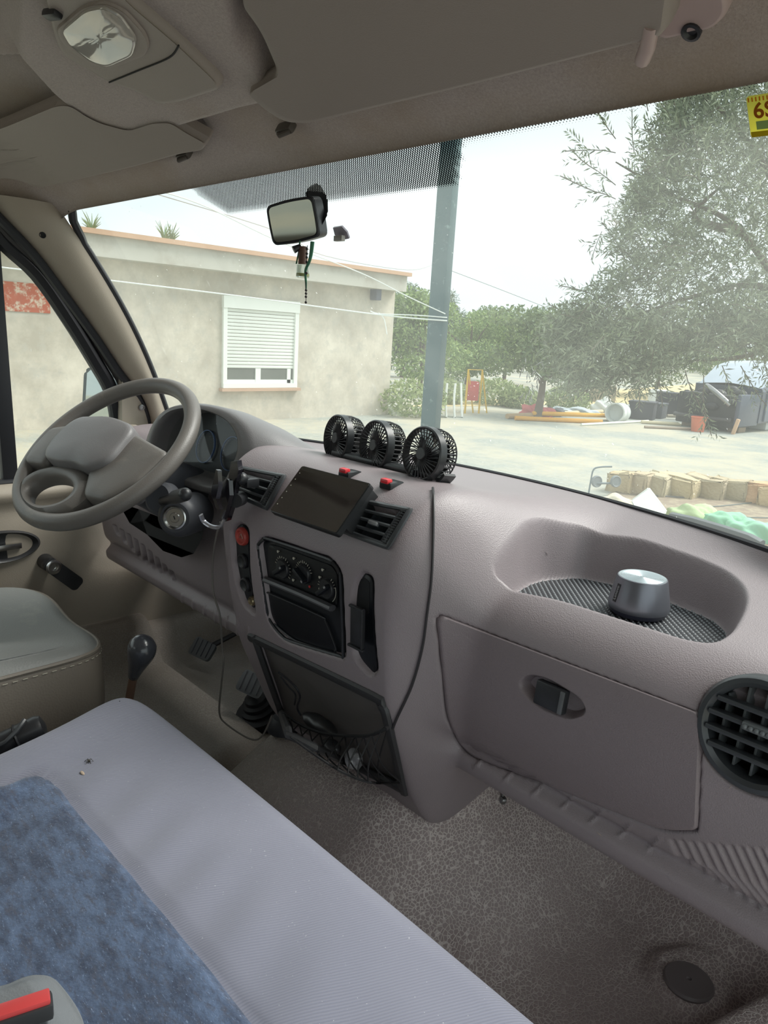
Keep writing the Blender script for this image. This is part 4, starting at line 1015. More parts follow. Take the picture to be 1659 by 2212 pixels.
for u, v in ((752, 1026), (842, 1049)):
    p = DSf.hit(u, v)[0] + Vector((0, .004, .006)); bm = NB(); box(bm, (0, 0, -.006), (.026, .03, .014), Matrix.Translation(p), .004); hb = obj('switch_housing', bm, FANB, fan)
    bm = NB(); box(bm, (0, -.012, .002), (.017, .012, .008), Matrix.Translation(p), .0035); obj('switch_button', bm, REDF, hb)
# ================================================================== SPEAKER
p, n = DSF.hit(1376, 1318)
spc = onz(1377, 1322, TRZ + .003); 
spk = thing('bluetooth_speaker', spc, 'small silver grey cone shaped speaker standing in the dashboard tray', 'speaker')
SILV = mk('anodised_grey', rgb(122, 124, 132), .32, .03, 5, metal=.55); sm = Matrix.Translation(spc)
bm = NB(); lathe(bm, [(.034, 0), (.037, .001), (.0415, .008), (.0425, .012), (.0418, .016), (.0345, .0505), (.0335, .0525), (.032, .053)], sm, 64, cap1=False); obj('body', bm, SILV, spk)
bm = NB(); lathe(bm, [(.0325, -.0005), (.0372, .0), (.0412, .007), (.0385, .0075)], sm, 48); obj('rubber_foot', bm, mk('dark_slate', rgb(56, 58, 72), .4), spk)
bm = NB(); pr = [(.0001, .0526)]
for k in range(13): pr += [(.0035 + k * .00208, .0529), (.0043 + k * .00208, .0523)]
pr += [(.0322, .0531)]; lathe(bm, pr, sm, 64, cap0=False, cap1=False); obj('top_grille', bm, mk('pale_aluminium', rgb(178, 188, 192), .35, .03, 8, metal=.6), spk)
az = math.atan2(-spc.y, -spc.x) - math.radians(52)
rad = lambda z: .0418 - (z - .016) / .0345 * .0073
lm_ = Vector((math.cos(az), math.sin(az), 0)); tang = Vector((-math.sin(az), math.cos(az), 0)); upl = (Vector((0, 0, 1)) * .0345 - lm_ * .0073).normalized(); nl = tang.cross(upl)
if nl.dot(lm_) < 0: nl = -nl
fm = Matrix((upl, nl.cross(upl), nl)).transposed().to_4x4(); fm.translation = spc + lm_ * (rad(.031) + .0000) + Vector((0, 0, .031))
bm = NB(); prism(bm, rrect(.026, .0065, .0005), .0012, fm @ Matrix.Translation((0, 0, -.0006))); tag = obj('logo_tag', bm, mk('tag_black', rgb(40, 40, 42), .5), spk)
tx = bpy.data.curves.new('logo_text', 'FONT'); tx.body = 'Lenovo'; tx.size = .0068; tx.align_x = 'CENTER'; tx.align_y = 'CENTER'; tx.extrude = .0001
def text(curve, m, mat, par, name):
    tmp = bpy.data.objects.new(name, curve); me = bpy.data.meshes.new_from_object(tmp); bpy.data.objects.remove(tmp); me.materials.clear(); me.materials.append(mat)
    o = bpy.data.objects.new(name, me); C.objects.link(o); o.parent = par
    mm = m.copy(); mm.translation = mm.translation + Vector((0, 0, OZ)) - wloc(par); o.matrix_local = mm; return o
text(tx, fm @ Matrix.Translation((0, 0, .0008)), mk('logo_grey', rgb(170, 172, 176), .5), tag, 'logo_text')

# ================================================================== PHONE HOLDER
PHB = mk('holder_black', rgb(34, 32, 38), .18, .05, 8, coat=.5)
ph = thing('phone_holder', ony(520, 1045, .69), 'glossy black clamp phone holder clipped on a centre vent beside the steering wheel', 'phone holder')
def pz(u, v, y): return ony(u, v, y)
Yp = .665
bm = NB()
A = [pz(499, 997, Yp), pz(512, 996, Yp), pz(515, 1016, Yp), pz(500, 1095, Yp), pz(490, 1126, Yp), pz(478, 1128, Yp), pz(485, 1080, Yp)]
fa = [bm.verts.new(q) for q in A]; fb = [bm.verts.new(q + Vector((-.005, .012, 0))) for q in A]; bm.faces.new(fa); bm.faces.new(fb[::-1])
for i in range(len(A)): bm.faces.new((fa[i], fa[(i + 1) % len(A)], fb[(i + 1) % len(A)], fb[i]))
obj('back_plate', bm, PHB, ph, ang=25)
for nm, P, y_ in (('clamp_arm', [(457, 1056), (466, 1014), (470, 1016), (472, 1050), (466, 1078), (474, 1100), (466, 1098), (456, 1066)], .64), ('clamp_arm', [(478, 1062), (490, 1034), (494, 1038), (496, 1070), (486, 1110), (480, 1122), (474, 1120), (480, 1090)], .655)):
    bm = NB(); A = [pz(u, v, y_) for u, v in P]; fa = [bm.verts.new(q) for q in A]; fb = [bm.verts.new(q + Vector((.003, .006, 0))) for q in A]; bm.faces.new(fa); bm.faces.new(fb[::-1])
    for i in range(len(A)): bm.faces.new((fa[i], fa[(i + 1) % len(A)], fb[(i + 1) % len(A)], fb[i]))
    obj(nm, bm, PHB, ph, ang=25)
bm = NB(); tube(bm, catmull([pz(434, 1112, .63), pz(440, 1126, .635), pz(456, 1137, .64), pz(474, 1138, .65), pz(484, 1122, .655)], 5), .0026, 8, flat=1.8); obj('bottom_rest', bm, mk('rest_silver', rgb(170, 170, 178), .25, metal=.7), ph)
bm = NB(); cyl(bm, pz(508, 1082, .668), pz(520, 1076, .69), .012, .013, 20); cyl(bm, pz(512, 1030, .67), pz(536, 1040, .70), .0085, .0085, 16); ball(bm, pz(522, 1034, .68), .011); box(bm, (0, 0, 0), (.022, .026, .016), Matrix.Translation(pz(540, 1042, .70)), .004); obj('vent_clip', bm, BLACKPL, ph)

# ================================================================== CABLES
bm = NB(); P = [ony(476, 1128, .665)] + [ony(u, v, y) for u, v, y in ((466, 1165, .67), (459, 1220, .68), (461, 1280, .68), (475, 1330, .68), (480, 1400, .70), (483, 1430, .70), (478, 1480, .71), (474, 1540, .73), (490, 1565, .74), (540, 1596, .75), (566, 1590, .76), (588, 1545, .77))]
tube(bm, catmull(P, 8), .0019, 6); cb = obj('charging_cable', bm, mk('grey_cable', rgb(104, 100, 96), .5), base=P[0]); setp(cb, 'thin grey cable hanging from the phone holder down to the net pocket', 'cable')
bm = NB(); P = pline(DSf, [(935, 1054), (937, 1080), (936, 1150), (932, 1250), (922, 1330), (912, 1400), (890, 1480), (858, 1550), (848, 1575)], .003, 6); tube(bm, P, .0021, 6); cb = obj('fan_cable', bm, mk('dark_cable', rgb(52, 50, 52), .45), base=P[0]); setp(cb, 'thin dark cable running from the fans down the dashboard face', 'cable')
bm = NB(); P = pline(DSf, [(602, 1452), (622, 1468), (640, 1486), (648, 1505), (642, 1528), (650, 1545)], .014, 5); tube(bm, P, .0018, 6); P2 = pline(DSf, [(606, 1462), (625, 1485), (638, 1500), (636, 1522)], .016, 5); tube(bm, P2, .0015, 6); setp(obj('loose_wire', bm, RUBBER, base=P[0]), 'short loop of black wire lying in the net pocket', 'wire')
# things in the net
for u, v, r_, s_, col_, lab in ((690, 1565, .02, (2.2, .8, .7), rgb(40, 40, 42), 'black rounded adapter in the far end of the net pocket'), (765, 1640, .016, (1, .8, 1), rgb(150, 150, 152), 'crumpled shiny clear wrapper in the net pocket'), (716, 1612, .014, (1.6, 1, .8), rgb(60, 60, 62), 'small dark box sagging in the middle of the net pocket')):
    p, n = DSf.hit(u, v); bm = NB(); bmesh.ops.create_icosphere(bm, subdivisions=3, radius=r_)
    for vv in bm.verts: vv.co = Vector((vv.co.x * s_[0], vv.co.y * s_[1], vv.co.z * s_[2])) * (1 + .25 * math.sin(vv.co.x * 400 + vv.co.z * 300) * (.8 if 'shiny' in lab else .2))
    bmesh.ops.translate(bm, verts=bm.verts, vec=p - p.normalized() * .03)
    o = obj('plastic_wrapper' if 'wrapper' in lab else ('adapter' if 'adapter' in lab else 'small_box'), bm, mk('net_item', col_, .15 if 'shiny' in lab else .4, spec=.8), base=p, ang=30); setp(o, lab, 'wrapper' if 'wrapper' in lab else 'adapter' if 'adapter' in lab else 'box')

# ================================================================== REAR VIEW MIRROR + charm
mir = thing('rear_view_mirror', GS.hit(690, 430)[0], 'black rear view mirror hanging on the windscreen', 'mirror')
gp, gn = GS.hit(694, 440); Ym = gp.y - .05
tl, tr_, br, bl = ony(577, 447, Ym - .0), ony(672, 421, Ym - .012), ony(690, 512, Ym - .012), ony(587, 529, Ym)
tl, tr_, br, bl = ony(577, 447, Ym - .036), ony(677, 420, Ym - .006), ony(690, 513, Ym + .005), ony(587, 529, Ym - .025)
ex = ((tr_ - tl) + (br - bl)).normalized(); ey = ((tl - bl) + (tr_ - br)); ey = (ey - ex * ey.dot(ex)).normalized(); en = ex.cross(ey)
W_ = ((tr_ - tl).length + (br - bl).length) / 2; H_ = ((tl - bl).length + (tr_ - br).length) / 2
fm = Matrix((ex, ey, en)).transposed().to_4x4(); fm.translation = (tl + tr_ + br + bl) / 4
def bulged(w_, h_, b): return roundpoly([(-w_ / 2, -h_ / 2), (0, -h_ / 2 - b), (w_ / 2, -h_ / 2), (w_ / 2 + b * .4, 0), (w_ / 2, h_ / 2), (0, h_ / 2 + b), (-w_ / 2, h_ / 2), (-w_ / 2 - b * .4, 0)], [.008, .05, .008, .05] * 2)
bm = NB(); prism(bm, bulged(W_, H_, .003), .024, fm @ Matrix.Translation((0, 0, -.026)), .004); obj('housing', bm, BLACKPL, mir)
bm = NB(); tube(bm, [fm @ Vector((x, y, -.001)) for x, y in bulged(W_ * .95, H_ * .93, .003)], .0022, 6, True); obj('bezel', bm, RUBBER, mir)
bm = NB(); prism(bm, bulged(W_ * .90, H_ * .87, .0025), .002, fm @ Matrix.Translation((0, 0, -.0015))); obj('mirror_glass', bm, mk('tinted_mirror', rgb(150, 152, 146), .05, .0, 4, metal=1.0), mir, ang=20)
bm = NB(); P = [ony(676, 398, gp.y - .008), ony(690, 396, gp.y - .008), ony(708, 428, gp.y - .015), ony(709, 462, gp.y - .03), ony(694, 490, gp.y - .04), ony(668, 478, Ym + .012), ony(660, 412, gp.y - .02)]
fa = [bm.verts.new(q) for q in P]; fb = [bm.verts.new(q + Vector((-.016, .012, .004))) for q in P]; bm.faces.new(fa); bm.faces.new(fb[::-1])
for i in range(len(P)): bm.faces.new((fa[i], fa[(i + 1) % len(P)], fb[(i + 1) % len(P)], fb[i]))
bmesh.ops.bevel(bm, geom=list(bm.edges), offset=.003, segments=2, affect='EDGES', clamp_overlap=True); obj('mount_arm', bm, BLACKPL, mir)
bm = NB(); cyl(bm, ony(650, 532, Ym - .01), ony(634, 540, Ym - .02), .004, .006, 12); obj('dip_lever', bm, BLACKPL, mir)
Yc_ = Ym - .008
chm = thing('hanging_charm', ony(655, 530, Yc_), 'tiny glass vial with wooden stopper, green cord and beads hanging below the mirror', 'charm')
VG = mk('clear_vial_glass', rgb(225, 232, 228), .05, .0, 3, trans=.92); q0 = ony(654, 572, Yc_); q1 = ony(654, 600, Yc_)
bm = NB(); cyl(bm, q1, q1.lerp(q0, .25), .0105, .0105, 20); cyl(bm, q1.lerp(q0, .25), q0, .0105, .0095, 20); obj('vial', bm, VG, chm)
bm = NB(); cyl(bm, q1 + Vector((0, 0, .002)), q1 + Vector((0, 0, .0065)), .0095, .0095, 18); obj('vial_oil', bm, mk('yellow_oil', rgb(190, 190, 90), .3), chm)
bm = NB(); cyl(bm, q0, ony(654, 533, Yc_), .0072, .0066, 18); obj('stopper', bm, mk('dark_wood', rgb(92, 66, 54), .6, .2, 60), chm)
bm = NB(); tube(bm, catmull([ony(675, 522, Yc_ - .012), ony(672, 548, Yc_ - .013), ony(668, 565, Yc_ - .014), ony(660, 585, Yc_ - .014), ony(661, 612, Yc_ - .012), ony(661, 625, Yc_ - .01)], 5), [.0032 - .00008 * k for k in range(26)], 6); tube(bm, catmull([ony(648, 520, Yc_), ony(645, 545, Yc_ - .002), ony(640, 570, Yc_ - .004)], 4), .0012, 6); obj('green_cord', bm, mk('green_cord', rgb(42, 104, 76), .6), chm)
bm = NB(); tube(bm, [ony(664, 530, Yc_ - .014), ony(663, 560, Yc_ - .014), ony(661, 600, Yc_ - .013), ony(661, 652, Yc_ - .012)], .0006, 5)
for v in (538, 548, 556, 566, 590, 627, 634, 641, 653): ball(bm, ony(663 - (v - 538) * .02, v, Yc_ - .014), .0021, n=8)
obj('bead_string', bm, mk('dark_bead', rgb(46, 38, 36), .3), chm)
# small grey bracket glued on the glass
p, n = GS.hit(742, 498); sb = thing('glass_bracket', p, 'small grey bracket glued to the windscreen beside the mirror', 'bracket')
bm = NB(); A = [GS.hit(u, v)[0] + n * .001 for u, v in ((722, 489), (741, 486), (752, 498), (757, 512), (748, 514), (740, 508), (726, 505))]; fa = [bm.verts.new(q) for q in A]; fb = [bm.verts.new(q + n * .003) for q in A]; bm.faces.new(fa); bm.faces.new(fb[::-1])
for i in range(7): bm.faces.new((fa[i], fa[(i + 1) % 7], fb[(i + 1) % 7], fb[i]))
obj('bracket_plate', bm, mk('bracket_grey', rgb(140, 136, 146), .45), sb)
bm = NB(); q = ony(733, 515, p.y - .004); box(bm, (0, 0, 0), (.021, .008, .009), Matrix.Translation(q), .001); obj('clip', bm, mk('bracket_clip', rgb(150, 146, 140), .35), sb)
# inspection sticker (seen from behind, printing mirrored through)
c4 = [GS.hit(u, v) for u, v in ((1612, 208), (1690, 196), (1700, 284), (1626, 296))]; n = c4[0][1]; tl, tr_, br, bl = [q[0] + q[1] * .0012 for q in c4]
ex = (tr_ - tl).normalized(); ey = (tl - bl); ey = (ey - ex * ey.dot(ex)).normalized(); en = ex.cross(ey); W_ = (tr_ - tl).length; H_ = (tl - bl).length
fm = Matrix((ex, ey, en)).transposed().to_4x4(); fm.translation = (tl + tr_ + br + bl) / 4
stk = thing('inspection_sticker', fm.translation, 'yellow inspection sticker with a brown number on the windscreen', 'sticker')
def glow(name, col_):   # printed film lit from behind by daylight
    g = G(name); a = g.n('ShaderNodeBsdfDiffuse'); b = g.n('ShaderNodeBsdfTranslucent'); a.inputs[0].default_value = col_; b.inputs[0].default_value = col_; m_ = g.n('ShaderNodeMixShader'); m_.inputs[0].default_value = .6
    g.l(a.outputs[0], m_.inputs[1]); g.l(b.outputs[0], m_.inputs[2]); g.l(m_.outputs[0], g.o.inputs[0]); return g.m
bm = NB(); prism(bm, rrect(W_, H_, .003), .0003, fm); obj('film', bm, glow('sticker_yellow', rgb(232, 228, 128)), stk)
bm = NB(); box(bm, (.0, -H_ * .22, .0005), (W_ * .6, H_ * .2, .0003), fm); obj('grey_print', bm, glow('sticker_green', rgb(170, 190, 140)), stk)
bm = NB(); box(bm, (.0, -H_ * .43, .0005), (W_ * .96, H_ * .13, .0003), fm); obj('foot_band', bm, glow('sticker_olive', rgb(196, 178, 50)), stk)
bm = NB()
for k in range(9): box(bm, (-W_ * .44 + k * W_ * .105, H_ * .41, .0005), (W_ * .035, H_ * .10, .0003), fm)
obj('month_marks', bm, glow('sticker_orange', rgb(225, 160, 60)), stk)
for ch, x_ in (('6', -.19), ('S', .12)):
    tx = bpy.data.curves.new('number', 'FONT'); tx.body = ch; tx.size = H_ * .52; tx.align_x = 'CENTER'; tx.align_y = 'CENTER'; tx.offset = .0004; tx.extrude = .0001
    text(tx, fm @ Matrix.Translation((W_ * x_, H_ * .12, .0006)), glow('sticker_brown', rgb(184, 120, 50)), stk, 'number')

# ================================================================== ROOF: console, visors
cons = thing('roof_console', CS2.hit(260, 120)[0], 'greyish plastic roof console with a courtesy lamp on the headliner', 'roof console')
CONP = mk('roof_console_plastic', rgb(150, 140, 132), .5, .04, 4, ('grain', 500, .2, .0008))
con_px = roundpoly([(60, -160), (110, 60), (130, 118), (232, 178), (300, 200), (345, 228), (392, 222), (478, 194), (470, 178), (384, 96), (270, 0), (150, -160)], [30, 40, 30, 20, 20, 14, 14, 10, 14, 40, 40, 20])
cb_ = patch(CS2, con_px, .014, .02, CONP, 'console_body', cons, rings=16, rnd=.008, step=14)
bm = NB(); tube(bm, pline(CS2, [(236, 178), (300, 152), (366, 124), (386, 98)], .0146, 6), .0012, 6); obj('panel_seam', bm, DARK, cons)
lr_px = roundpoly([(118, 66), (180, 14), (226, 6), (268, 24), (314, 76), (322, 104), (312, 122), (236, 150), (190, 138), (138, 100)], [14, 20, 16, 24, 20, 14, 10, 14, 20, 18])
lr_ = patch(CS2, lr_px, .018, .006, CONP, 'lamp_rim', cons, rings=10, rnd=.003, step=10)
ln_px = roundpoly([(128, 68), (182, 22), (222, 14), (262, 34), (300, 88), (290, 124), (232, 150), (196, 140), (146, 100)], [10, 16, 12, 20, 16, 10, 14, 18, 14])
ln_px = [(x + (215 - x) * .05, y + (82 - y) * .05) for x, y in ln_px]
gL = G('lamp_lens'); b1 = gL.n('ShaderNodeBsdfPrincipled'); b1.inputs['Base Color'].default_value = rgb(176, 172, 164); b1.inputs['Roughness'].default_value = .10; b1.inputs['Coat Weight'].default_value = 1; b1.inputs['Metallic'].default_value = .15
gL.l(b1.outputs[0], gL.o.inputs[0])
lens = patch(CS2, ln_px, .0215, .004, gL.m, 'lamp_lens', lr_, rings=10, rnd=.002, step=10, crown=.004)
q, n = CS2.hit(119, 3); bm = NB(); box(bm, (0, 0, .016), (.026, .014, .010), frame(q, n, (1, .3, 0)), .004); obj('lamp_switch', bm, BLACKPL, cons)
VIS = mk('visor_vinyl', rgb(144, 134, 127), .6, .04, 4, ('grain', 500, .2, .0008))
vs1 = thing('sun_visor', CS.hit(1000, 120)[0], 'wide folded sun visor above the passenger side of the windscreen', 'sun visor', 'sun visors')
v_px = roundpoly([(522, 18), (560, 70), (594, 150), (588, 176), (530, 205), (566, 240), (612, 268), (662, 270), (1000, 190), (1440, 78), (1460, -60), (1460, -260), (480, -260)], [10, 40, 14, 10, 10, 30, 20, 20, 60, 20, 10, 10, 20])
patch(CS, v_px, .045, .026, VIS, 'visor_panel', vs1, rings=26, rnd=.012, step=16)
MOUNT = mk('mount_plastic', rgb(170, 150, 146), .5)
mp_ = patch(CS, roundpoly([(1405, 70), (1420, 20), (1440, -60), (1560, -60), (1572, 30), (1545, 62), (1430, 88)], [10, 10, 10, 10, 24, 20, 14]), .02, .02, MOUNT, 'hinge_plate', vs1, rings=8, rnd=.005, step=12)
q, n = CS.hit(1514, 28); bm = NB(); lathe(bm, [(.0085, .018), (.0085, .022), (.006, .0225), (.004, .0195), (.0001, .0195)], frame(q, n), 18); obj('mount_screw', bm, BLACKPL, mp_)
bm = NB(); tube(bm, [CS.hit(1422, 62)[0] + n * .035, CS.hit(1440, 20)[0] + n * .04, CS.hit(1450, -30)[0] + n * .04], .007, 10); obj('hinge_rod', bm, MOUNT, vs1)
vs2 = thing('sun_visor', CS.hit(180, 330)[0], 'small folded sun visor above the steering wheel side of the windscreen', 'sun visor', 'sun visors')
v2_px = roundpoly([(-160, 330), (0, 277), (120, 227), (150, 226), (205, 262), (285, 284), (330, 266), (372, 264), (410, 288), (450, 310), (440, 324), (392, 332), (300, 358), (110, 402), (78, 406), (30, 386), (-160, 388)], [10, 40, 20, 20, 30, 30, 14, 14, 10, 8, 8, 14, 60, 20, 14, 40, 10])
patch(CS, v2_px, .036, .024, VIS, 'visor_panel', vs2, rings=18, rnd=.010, step=12)
for u, v in ((405, 321), (625, 262)):
    q, n = CS.hit(u, v); bm = NB(); box(bm, (0, 0, .012), (.035, .012, .016), frame(q, n, (1, 0, 0)), .004); tube(bm, [q + n * .02 + Vector((-.012, 0, 0)), q + n * .026 + Vector((0, -.004, 0)), q + n * .02 + Vector((.016, 0, 0))], .0035, 8)
    obj('visor_clip', bm, mk('clip_dark', rgb(84, 78, 72), .5), vs2 if u < 500 else vs1)

# ================================================================== SEATS
def seat(name, outline, ztop, depth, mat, label, cat, bulge, res=.012, side=None, extra=None):
    xs_ = [p[0] for p in outline]; ys_ = [p[1] for p in outline]
    t = thing(name, (sum(xs_) / len(xs_), sum(ys_) / len(ys_), ztop - depth), label, cat)
    c = Vector((sum(xs_) / len(xs_), sum(ys_) / len(ys_)))
    O = resample(outline, .015); n = len(O); rings = []
    for _ in range(14): O = [tuple((O[i - 1][k] + 2 * O[i][k] + O[(i + 1) % n][k]) / 4 for k in (0, 1)) for i in range(n)]
    def top(x, y): return ztop + (bulge(x, y) if bulge else 0)
    for f in np.linspace(.04, .84, 40): rings.append([Vector((c.x + (x - c.x) * f, c.y + (y - c.y) * f, top(c.x + (x - c.x) * f, c.y + (y - c.y) * f))) for x, y in O])
    # rounded rim: move inward by metres
    Pn = [Vector((p[0], p[1])) for p in O]; nor = []
    for i in range(n):
        d_ = (Pn[(i + 1) % n] - Pn[i - 1]).normalized(); nn = Vector((d_.y, -d_.x)); 
        if (Pn[i] - c).dot(nn) < 0: nn = -nn
        nor.append(nn)
    rr_ = .036
    for a in np.linspace(0, math.pi / 2, 8):
        ins = rr_ * (1 - math.sin(a)); dz = rr_ * .7 * (1 - math.cos(a))
        rings.append([Vector((p.x - nn.x * ins, p.y - nn.y * ins, top(p.x - nn.x * ins, p.y - nn.y * ins) - dz)) for p, nn in zip(Pn, nor)])
    for k in range(1, 8):
        t_ = k / 7; bow_ = .014 * math.sin(math.pi * t_) - .02 * t_
        rings.append([Vector((p.x + nn.x * bow_, p.y + nn.y * bow_, ztop - rr_ * .7 - (depth - rr_ * .7) * t_)) for p, nn in zip(Pn, nor)])
    return t, rings, c, n
zs_ = -.62
fc_ = onz(258, 1528, zs_ - .02); lc_ = onz(0, 1632, zs_ - .015); r1 = onz(1100, 2205, zs_ - .03)
def bulgeB(x, y): return .012 * math.sin((x + .3) * 3) * math.sin(y * 5 + 1) - .012 * math.exp(-((x + .42) / .03) ** 2) * 0
bench_out = roundpoly([(fc_.x - .050, fc_.y + .034), (.16, r1.y + .012), (.16, -.45), (lc_.x + .02, -.45), (lc_.x - .005, lc_.y - .05), (lc_.x - .005 + (fc_.x - lc_.x) * .5, (fc_.y + lc_.y) / 2 + .01)], [.19, .05, .05, .05, .2, .1])
bt, rings, c, n = seat('passenger_bench', bench_out, zs_, .30, FGREY, 'grey twill passenger bench seat with a blue mottled centre panel', 'seat', bulgeB)
bl_px = [(-300, 1640), (0, 1690), (60, 1664), (98, 1668), (132, 1692), (150, 1722), (260, 1850), (350, 1958), (460, 2090), (580, 2240), (700, 2500), (-300, 2500)]
bluexy = [onz(u, v, zs_)[:2] for u, v in bl_px]
BX = roundpoly(bluexy, [.02, .03, .02, .02, .02, .02, .1, .1, .1, .1, .02, .02])
pk_px = [(-200, 2100), (0, 2102), (60, 2074), (112, 2078), (140, 2110), (175, 2160), (205, 2260), (260, 2500), (-200, 2500)]
PKX = roundpoly([onz(u, v, zs_)[:2] for u, v in pk_px], .02)
allp = np.array([[v.x, v.y, v.z] for r in rings[:48] for v in r]); s_ = sdf_poly(allp[:, :2], BX); s2 = sdf_poly(allp[:, :2], PKX)
# wrinkles running back from the front edge
i_ = 0
for r in rings[:48]:
    for v in r:
        v.z -= .006 * math.exp(-(s_[i_] / .006) ** 2)
        v.z += .004 * math.sin((v.x * 1.0 + v.y * .35) * 60 + 2 * math.sin(v.x * 9)) * math.exp(-((s_[i_] - .05) / .05) ** 2) * (v.x < -.2) * .6
        v.z -= .018 * float(sstep(0, -.12, np.array(s_[i_])))
        v.z += .018 * float(sstep(.0, -.03, np.array(s2[i_])))
        i_ += 1
bm = NB(); cvv = None; loft(bm, rings, True, True, True); cush = obj('cushion', bm, FGREY, bt, ang=180)
SV = [(v.x, v.y, v.z) for r in rings for v in r]; SFc = []
for a in range(len(rings) - 1):
    for b in range(n): SFc.append((a * n + b, a * n + (b + 1) % n, (a + 1) * n + (b + 1) % n, (a + 1) * n + b))
SFc = SFc; SS = Surf(SV, SFc)
def topz(x, y):
    h = SS.b.ray_cast(Vector((x, y, .2)), Vector((0, 0, -1))); return h[0].z if h[0] else zs_
def topgrid(name, poly, hh, mat, par, step=.008, x0=None, edge=.006):
    P = np.array(poly); x0_, x1_ = max(P[:, 0].min(), -1.1), min(P[:, 0].max(), .14); y0_, y1_ = max(P[:, 1].min(), -.42), P[:, 1].max()
    K = 46; cxx, cyy = None, None
    O = [(max(-1.04, min(.12, a)), max(-.42, b)) for a, b in resample(poly, .012)]; cc_ = (sum(a for a, b in O) / len(O), sum(b for a, b in O) / len(O)); bm = NB(); R_ = []
    for f in list(np.linspace(.02, .985, K)) + [.994, 1.0]:
        rg = []
        for a, b in O:
            x, y = cc_[0] + (a - cc_[0]) * f, cc_[1] + (b - cc_[1]) * f; rg.append(Vector((x, y, topz(x, y) + hh * (1 if f < .99 else .55) - (0 if f < 1 else hh * 1.5))))
        R_.append(rg)
    loft(bm, R_, True, True, False); return obj(name, bm, mat, par, ang=180)
topgrid('blue_panel', BX, .004, FBLUE, bt)['label'] = 'blue mottled fabric centre panel'
FG2 = mk('worn_grey_fabric', rgb(142, 146, 150), .85, .06, 30, ('noise', 500, .5, .001), spec=.2)
topgrid('belt_pocket', PKX, .012, FG2, bt)
pk = onz(34, 2188, zs_ + .02); bm = NB(); fmB = frame(pk, (0, 0, 1), (onz(110, 2160, zs_) - onz(20, 2190, zs_)))
bk_t = thing('seatbelt_buckle', pk, 'red-buttoned seat belt buckle sunk in the bench pocket', 'seat belt buckle')
box(bm, (0, 0, -.004), (.060, .019, .016), fmB, .003); obj('buckle_body', bm, mk('buckle_grey', rgb(60, 60, 62), .45), bk_t)
bm = NB(); box(bm, (0, 0, .006), (.056, .0145, .006), fmB, .002); obj('release_button', bm, mk('buckle_red', rgb(235, 84, 84), .35), bk_t)
bm = NB(); box(bm, (-.5, 0, -.92), (1.0, .5, .12), bev=.01); obj('seat_frame', bm, BLACKPL, bt)
# dead insect and husk on the fabric
p = SS.hit(192, 1646)[0]; bm = NB(); ball(bm, p + Vector((0, 0, .002)), .002, (2, .9, .8), n=8)
for k in range(6): a = k * 1.05; tube(bm, [p + Vector((0, 0, .003)), p + Vector((.004 * math.cos(a), .004 * math.sin(a), .0035)), p + Vector((.007 * math.cos(a), .006 * math.sin(a), .0005))], .0004, 4)
setp(obj('insect', bm, mk('insect_dark', rgb(62, 58, 50), .5), base=p), 'tiny dark dead insect on the bench seat', 'insect')
p = SS.hit(178, 1671)[0]; bm = NB(); ball(bm, p + Vector((0, 0, .001)), .003, (2.0, .8, .5), n=8); setp(obj('seed_husk', bm, mk('straw', rgb(190, 170, 150), .7), base=p), 'pale seed husk beside the insect on the bench', 'seed')

# driver seat
q1_ = onz(238, 1418, -.63); q0_ = onz(120, 1268, -.63)
drv_out = roundpoly([(q1_.x, q1_.y + .005), (q1_.x - .47, q1_.y + .03), (q1_.x - .47, -.4), (q1_.x + .012, -.4), (q1_.x + .012, .30)], [.05, .12, .05, .05, .1])
dt_, rings, c, n = seat('driver_seat', drv_out, -.605, .26, LEATH, 'worn grey leatherette driver seat with stitched piping', 'seat', lambda x, y: .035 * math.exp(-((x - (q1_.x - .07)) / .05) ** 2) * float(sstep(.55, .25, y)) - .02 * math.exp(-((x - (q1_.x - .24)) / .12) ** 2))
bm = NB(); loft(bm, rings[:46], True, True, False); obj('seat_cover', bm, LEATH, dt_, ang=180)
bm = NB(); loft(bm, rings[45:], True, False, True); obj('seat_side', bm, LEATHS, dt_, ang=180)
bm = NB(); tube(bm, [v + Vector((0, 0, 0)) for v in rings[45]], .0045, 6, True); obj('piping', bm, LEATHS, dt_)
bm = NB(); rg = rings[46]
for i in range(0, len(rg)):
    a, b = rg[i], rg[(i + 1) % len(rg)]; cxy = Vector((c.x, c.y, a.z)); o_ = (a - cxy).normalized() * .003 + Vector((0, 0, -.004)); tube(bm, [a.lerp(b, .1) + o_, a.lerp(b, .6) + o_], .0008, 4)
obj('stitching', bm, mk('pale_thread', rgb(190, 186, 170), .8), dt_)
bm = NB(); box(bm, (q1_.x - .22, .05, -.93), (.40, .7, .14), bev=.01); obj('seat_base', bm, BLACKPL, dt_)

# hand brake lever, gear lever, pedals
h0, h1 = onz(-60, 1640, -.70), onz(98, 1566, -.66)
hb = thing('parking_brake', h0 + Vector((0, 0, -.25)), 'black parking brake lever between the two seats', 'hand brake')
bm = NB(); dv = (h1 - h0); pts = [h0 + dv * t for t in (0, .1, .35, .6, .62, .64, .9, .97, 1.0)]; tube(bm, pts, [.012, .020, .021, .021, .024, .0215, .022, .018, .006], 20); obj('grip', bm, BLACKPL, hb)
bm = NB(); tube(bm, [h0 + dv * .0, h0 - dv * .6 + Vector((0, 0, -.10))], .012, 10); obj('lever_arm', bm, STEEL, hb)
bm = NB(); tube(bm, [h0 + dv * -.1 + Vector((.018, -.006, .012)), h0 + dv * .45 + Vector((.020, -.006, .014)), h0 + dv * .60 + Vector((.016, -.004, .022)), h0 + dv * .72 + Vector((.0, 0, .026))], .004, 8); obj('grip_rib', bm, VENTPL, hb)
